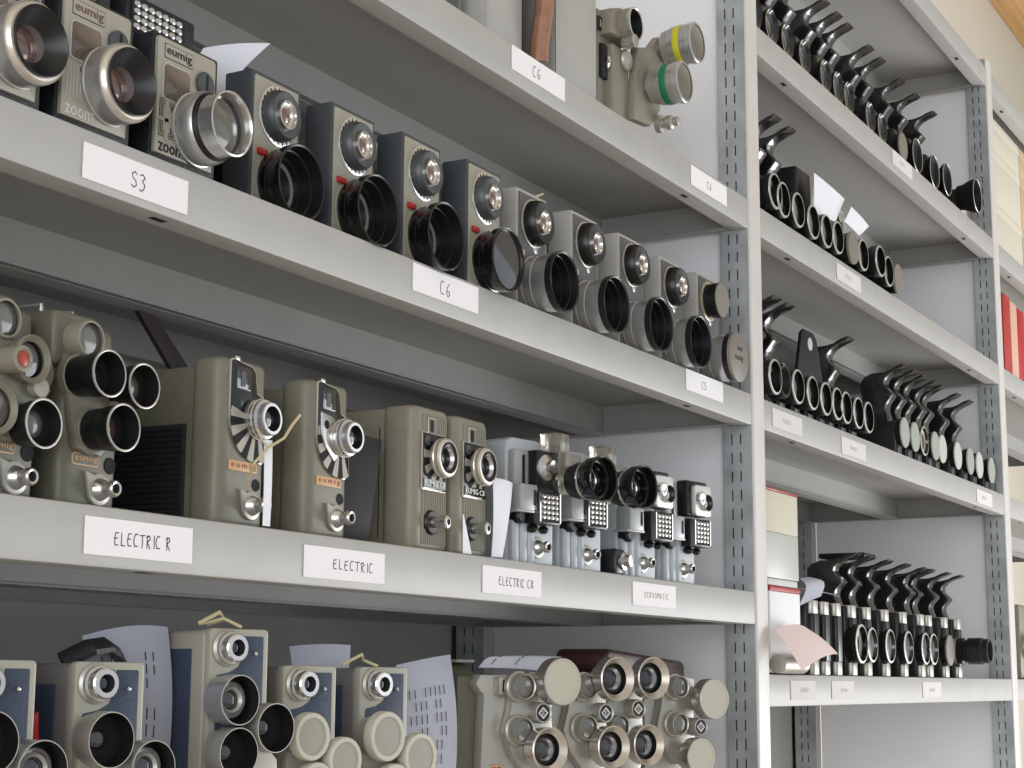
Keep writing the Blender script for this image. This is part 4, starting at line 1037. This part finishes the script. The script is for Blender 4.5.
# lowest shelf papers and case
paper('typed_paper', 'curved grey white paper with writing behind the big dark lens tube', 'paper_grey', (.160, .068, ZD+.03), (.150, .066, ZD+.158), (.226, .058, ZD+.166), (.224, .056, ZD+.02), (.003, -.004, .012), 7)
paper('typed_paper', 'large grey typed paper right of the frosted cap camera', 'paper_grey', (.505, .052, ZD+.0), (.520, .058, ZD+.143), (.588, .046, ZD+.153), (.578, .040, ZD+.0), (.0, -.008, .003), 8)
paper('typed_paper', 'white folded paper lying behind the big cream capped lens', 'paper', (.716, .092, ZD+.143), (.750, .094, ZD+.154), (.892, .094, ZD+.156), (.836, .086, ZD+.141), (0, 0, .003), 2)
paper('typed_paper', 'crumpled grey paper between the two frosted cap cameras', 'paper_grey', (.372, .062, ZD+.10), (.385, .07, ZD+.156), (.44, .05, ZD+.158), (.412, .045, ZD+.09), (.0, -.004, .004))
t = thing('leather_case', 'dark brown leather case lying on the cream turret cameras', 'camera case', (.945, .055, ZD+.1395), .10)
MB().prism('leather_brown', rrect(-.03, .205, .0, .024, .009), 0, .06, 'y', .005, 3).build('case_body', t)
MB().box('leather_brown', -.01, .18, -.001, .001, .010, .012).build('case_seam', t)
t.rotation_euler = (0, .045, .06)
MB().tube('black_leather', [(.115, .05, ZD+.141), (.13, .04, ZD+.150), (.15, .045, ZD+.152), (.165, .05, ZD+.148), (.175, .055, ZD+.142)], .007, 8, .5).build('leather_strap', None, 'black leather strap heaped on the navy camera at left', 'strap')
MB().tube('string', [(.225, .03, ZD+.168), (.235, .02, ZD+.176), (.252, .03, ZD+.172), (.24, .035, ZD+.168)], .0015, 6).tube('string', [(.228, .03, ZD+.168), (.242, .022, ZD+.172), (.250, .012, ZD+.166)], .0012, 6).build('string_tie', None, 'string knot on top of the tall navy camera', 'string')
MB().tube('string', [(.40, .03, ZD+.142), (.412, .02, ZD+.150), (.428, .03, ZD+.146), (.435, .02, ZD+.141)], .0013, 6).build('string_tie', None, 'string knot on the navy camera left of the grey typed paper', 'string')
t = thing('red_tag', 'red and white tag between the two leftmost navy cameras', 'tag', (.062, .03, ZD+.06))
MB().prism('red', [(0, 0), (.018, .004), (.014, .05), (.002, .04)], 0, .002).build('tag_card', t)
MB().prism('cream_plate', [(.002, .018), (.02, .004), (.024, .009), (.006, .026)], -.001, 0).build('tag_band', t)

# ------------------------------------------------------------------ third bay
BX = [('box_cream', .016), ('box_kraft', .10)]
for k, (z0, z1) in enumerate(((Z1, Z1+.115), (Z1+.1155, Z1+.225), (Z1+.2255, Z1+.29))):
    carton('storage_box', 2.53, 2.84, .03, .17, z0, z1, '%s cream storage box of the stack at the right edge' % ['lowest', 'middle', 'highest'][k], 'box_cream', 'box_cream', .02)
    carton('storage_box', 2.845, 3.10, .03, .17, z0, z1, '%s tan storage box right of the cream stack' % ['lowest', 'middle', 'highest'][k], 'box_kraft', 'box_kraft', .02)
for k, (x, m, hh, lab) in enumerate(((2.60, 'dark_red', .168, 'dark red folder standing next to the far post'), (2.66, 'box_orange', .164, 'salmon folder right of the dark red one'), (2.72, 'red', .160, 'bright red folder at the right edge of the photo'), (2.78, 'box_orange', .164, 'salmon folder beyond the bright red one'))):
    t = thing('folder', lab, 'folder', (x, .02, ZA), 0, 'folders in the third bay')
    MB().box(m, 0, .055, 0, .14, 0, hh, .003).build('cover', t)
    MB().box('box_cream', .006, .049, .004, .1395, .003, hh+.001, .001).build('pages', t)
t = thing('movie_camera', 'grey camera partly seen on the eye level shelf beyond the far post', 'movie camera', (2.62, .02, Z4))
MB().box('khaki', 0, .06, 0, .08, 0, .14, .006, 3).build('body', t)
lens(t, .03, .06, 0, [('satin', [(.022, 0), (.022, .02), (.02, .022), (.018, .02)])], (.018, .01, 'glass', .002), 'lens')
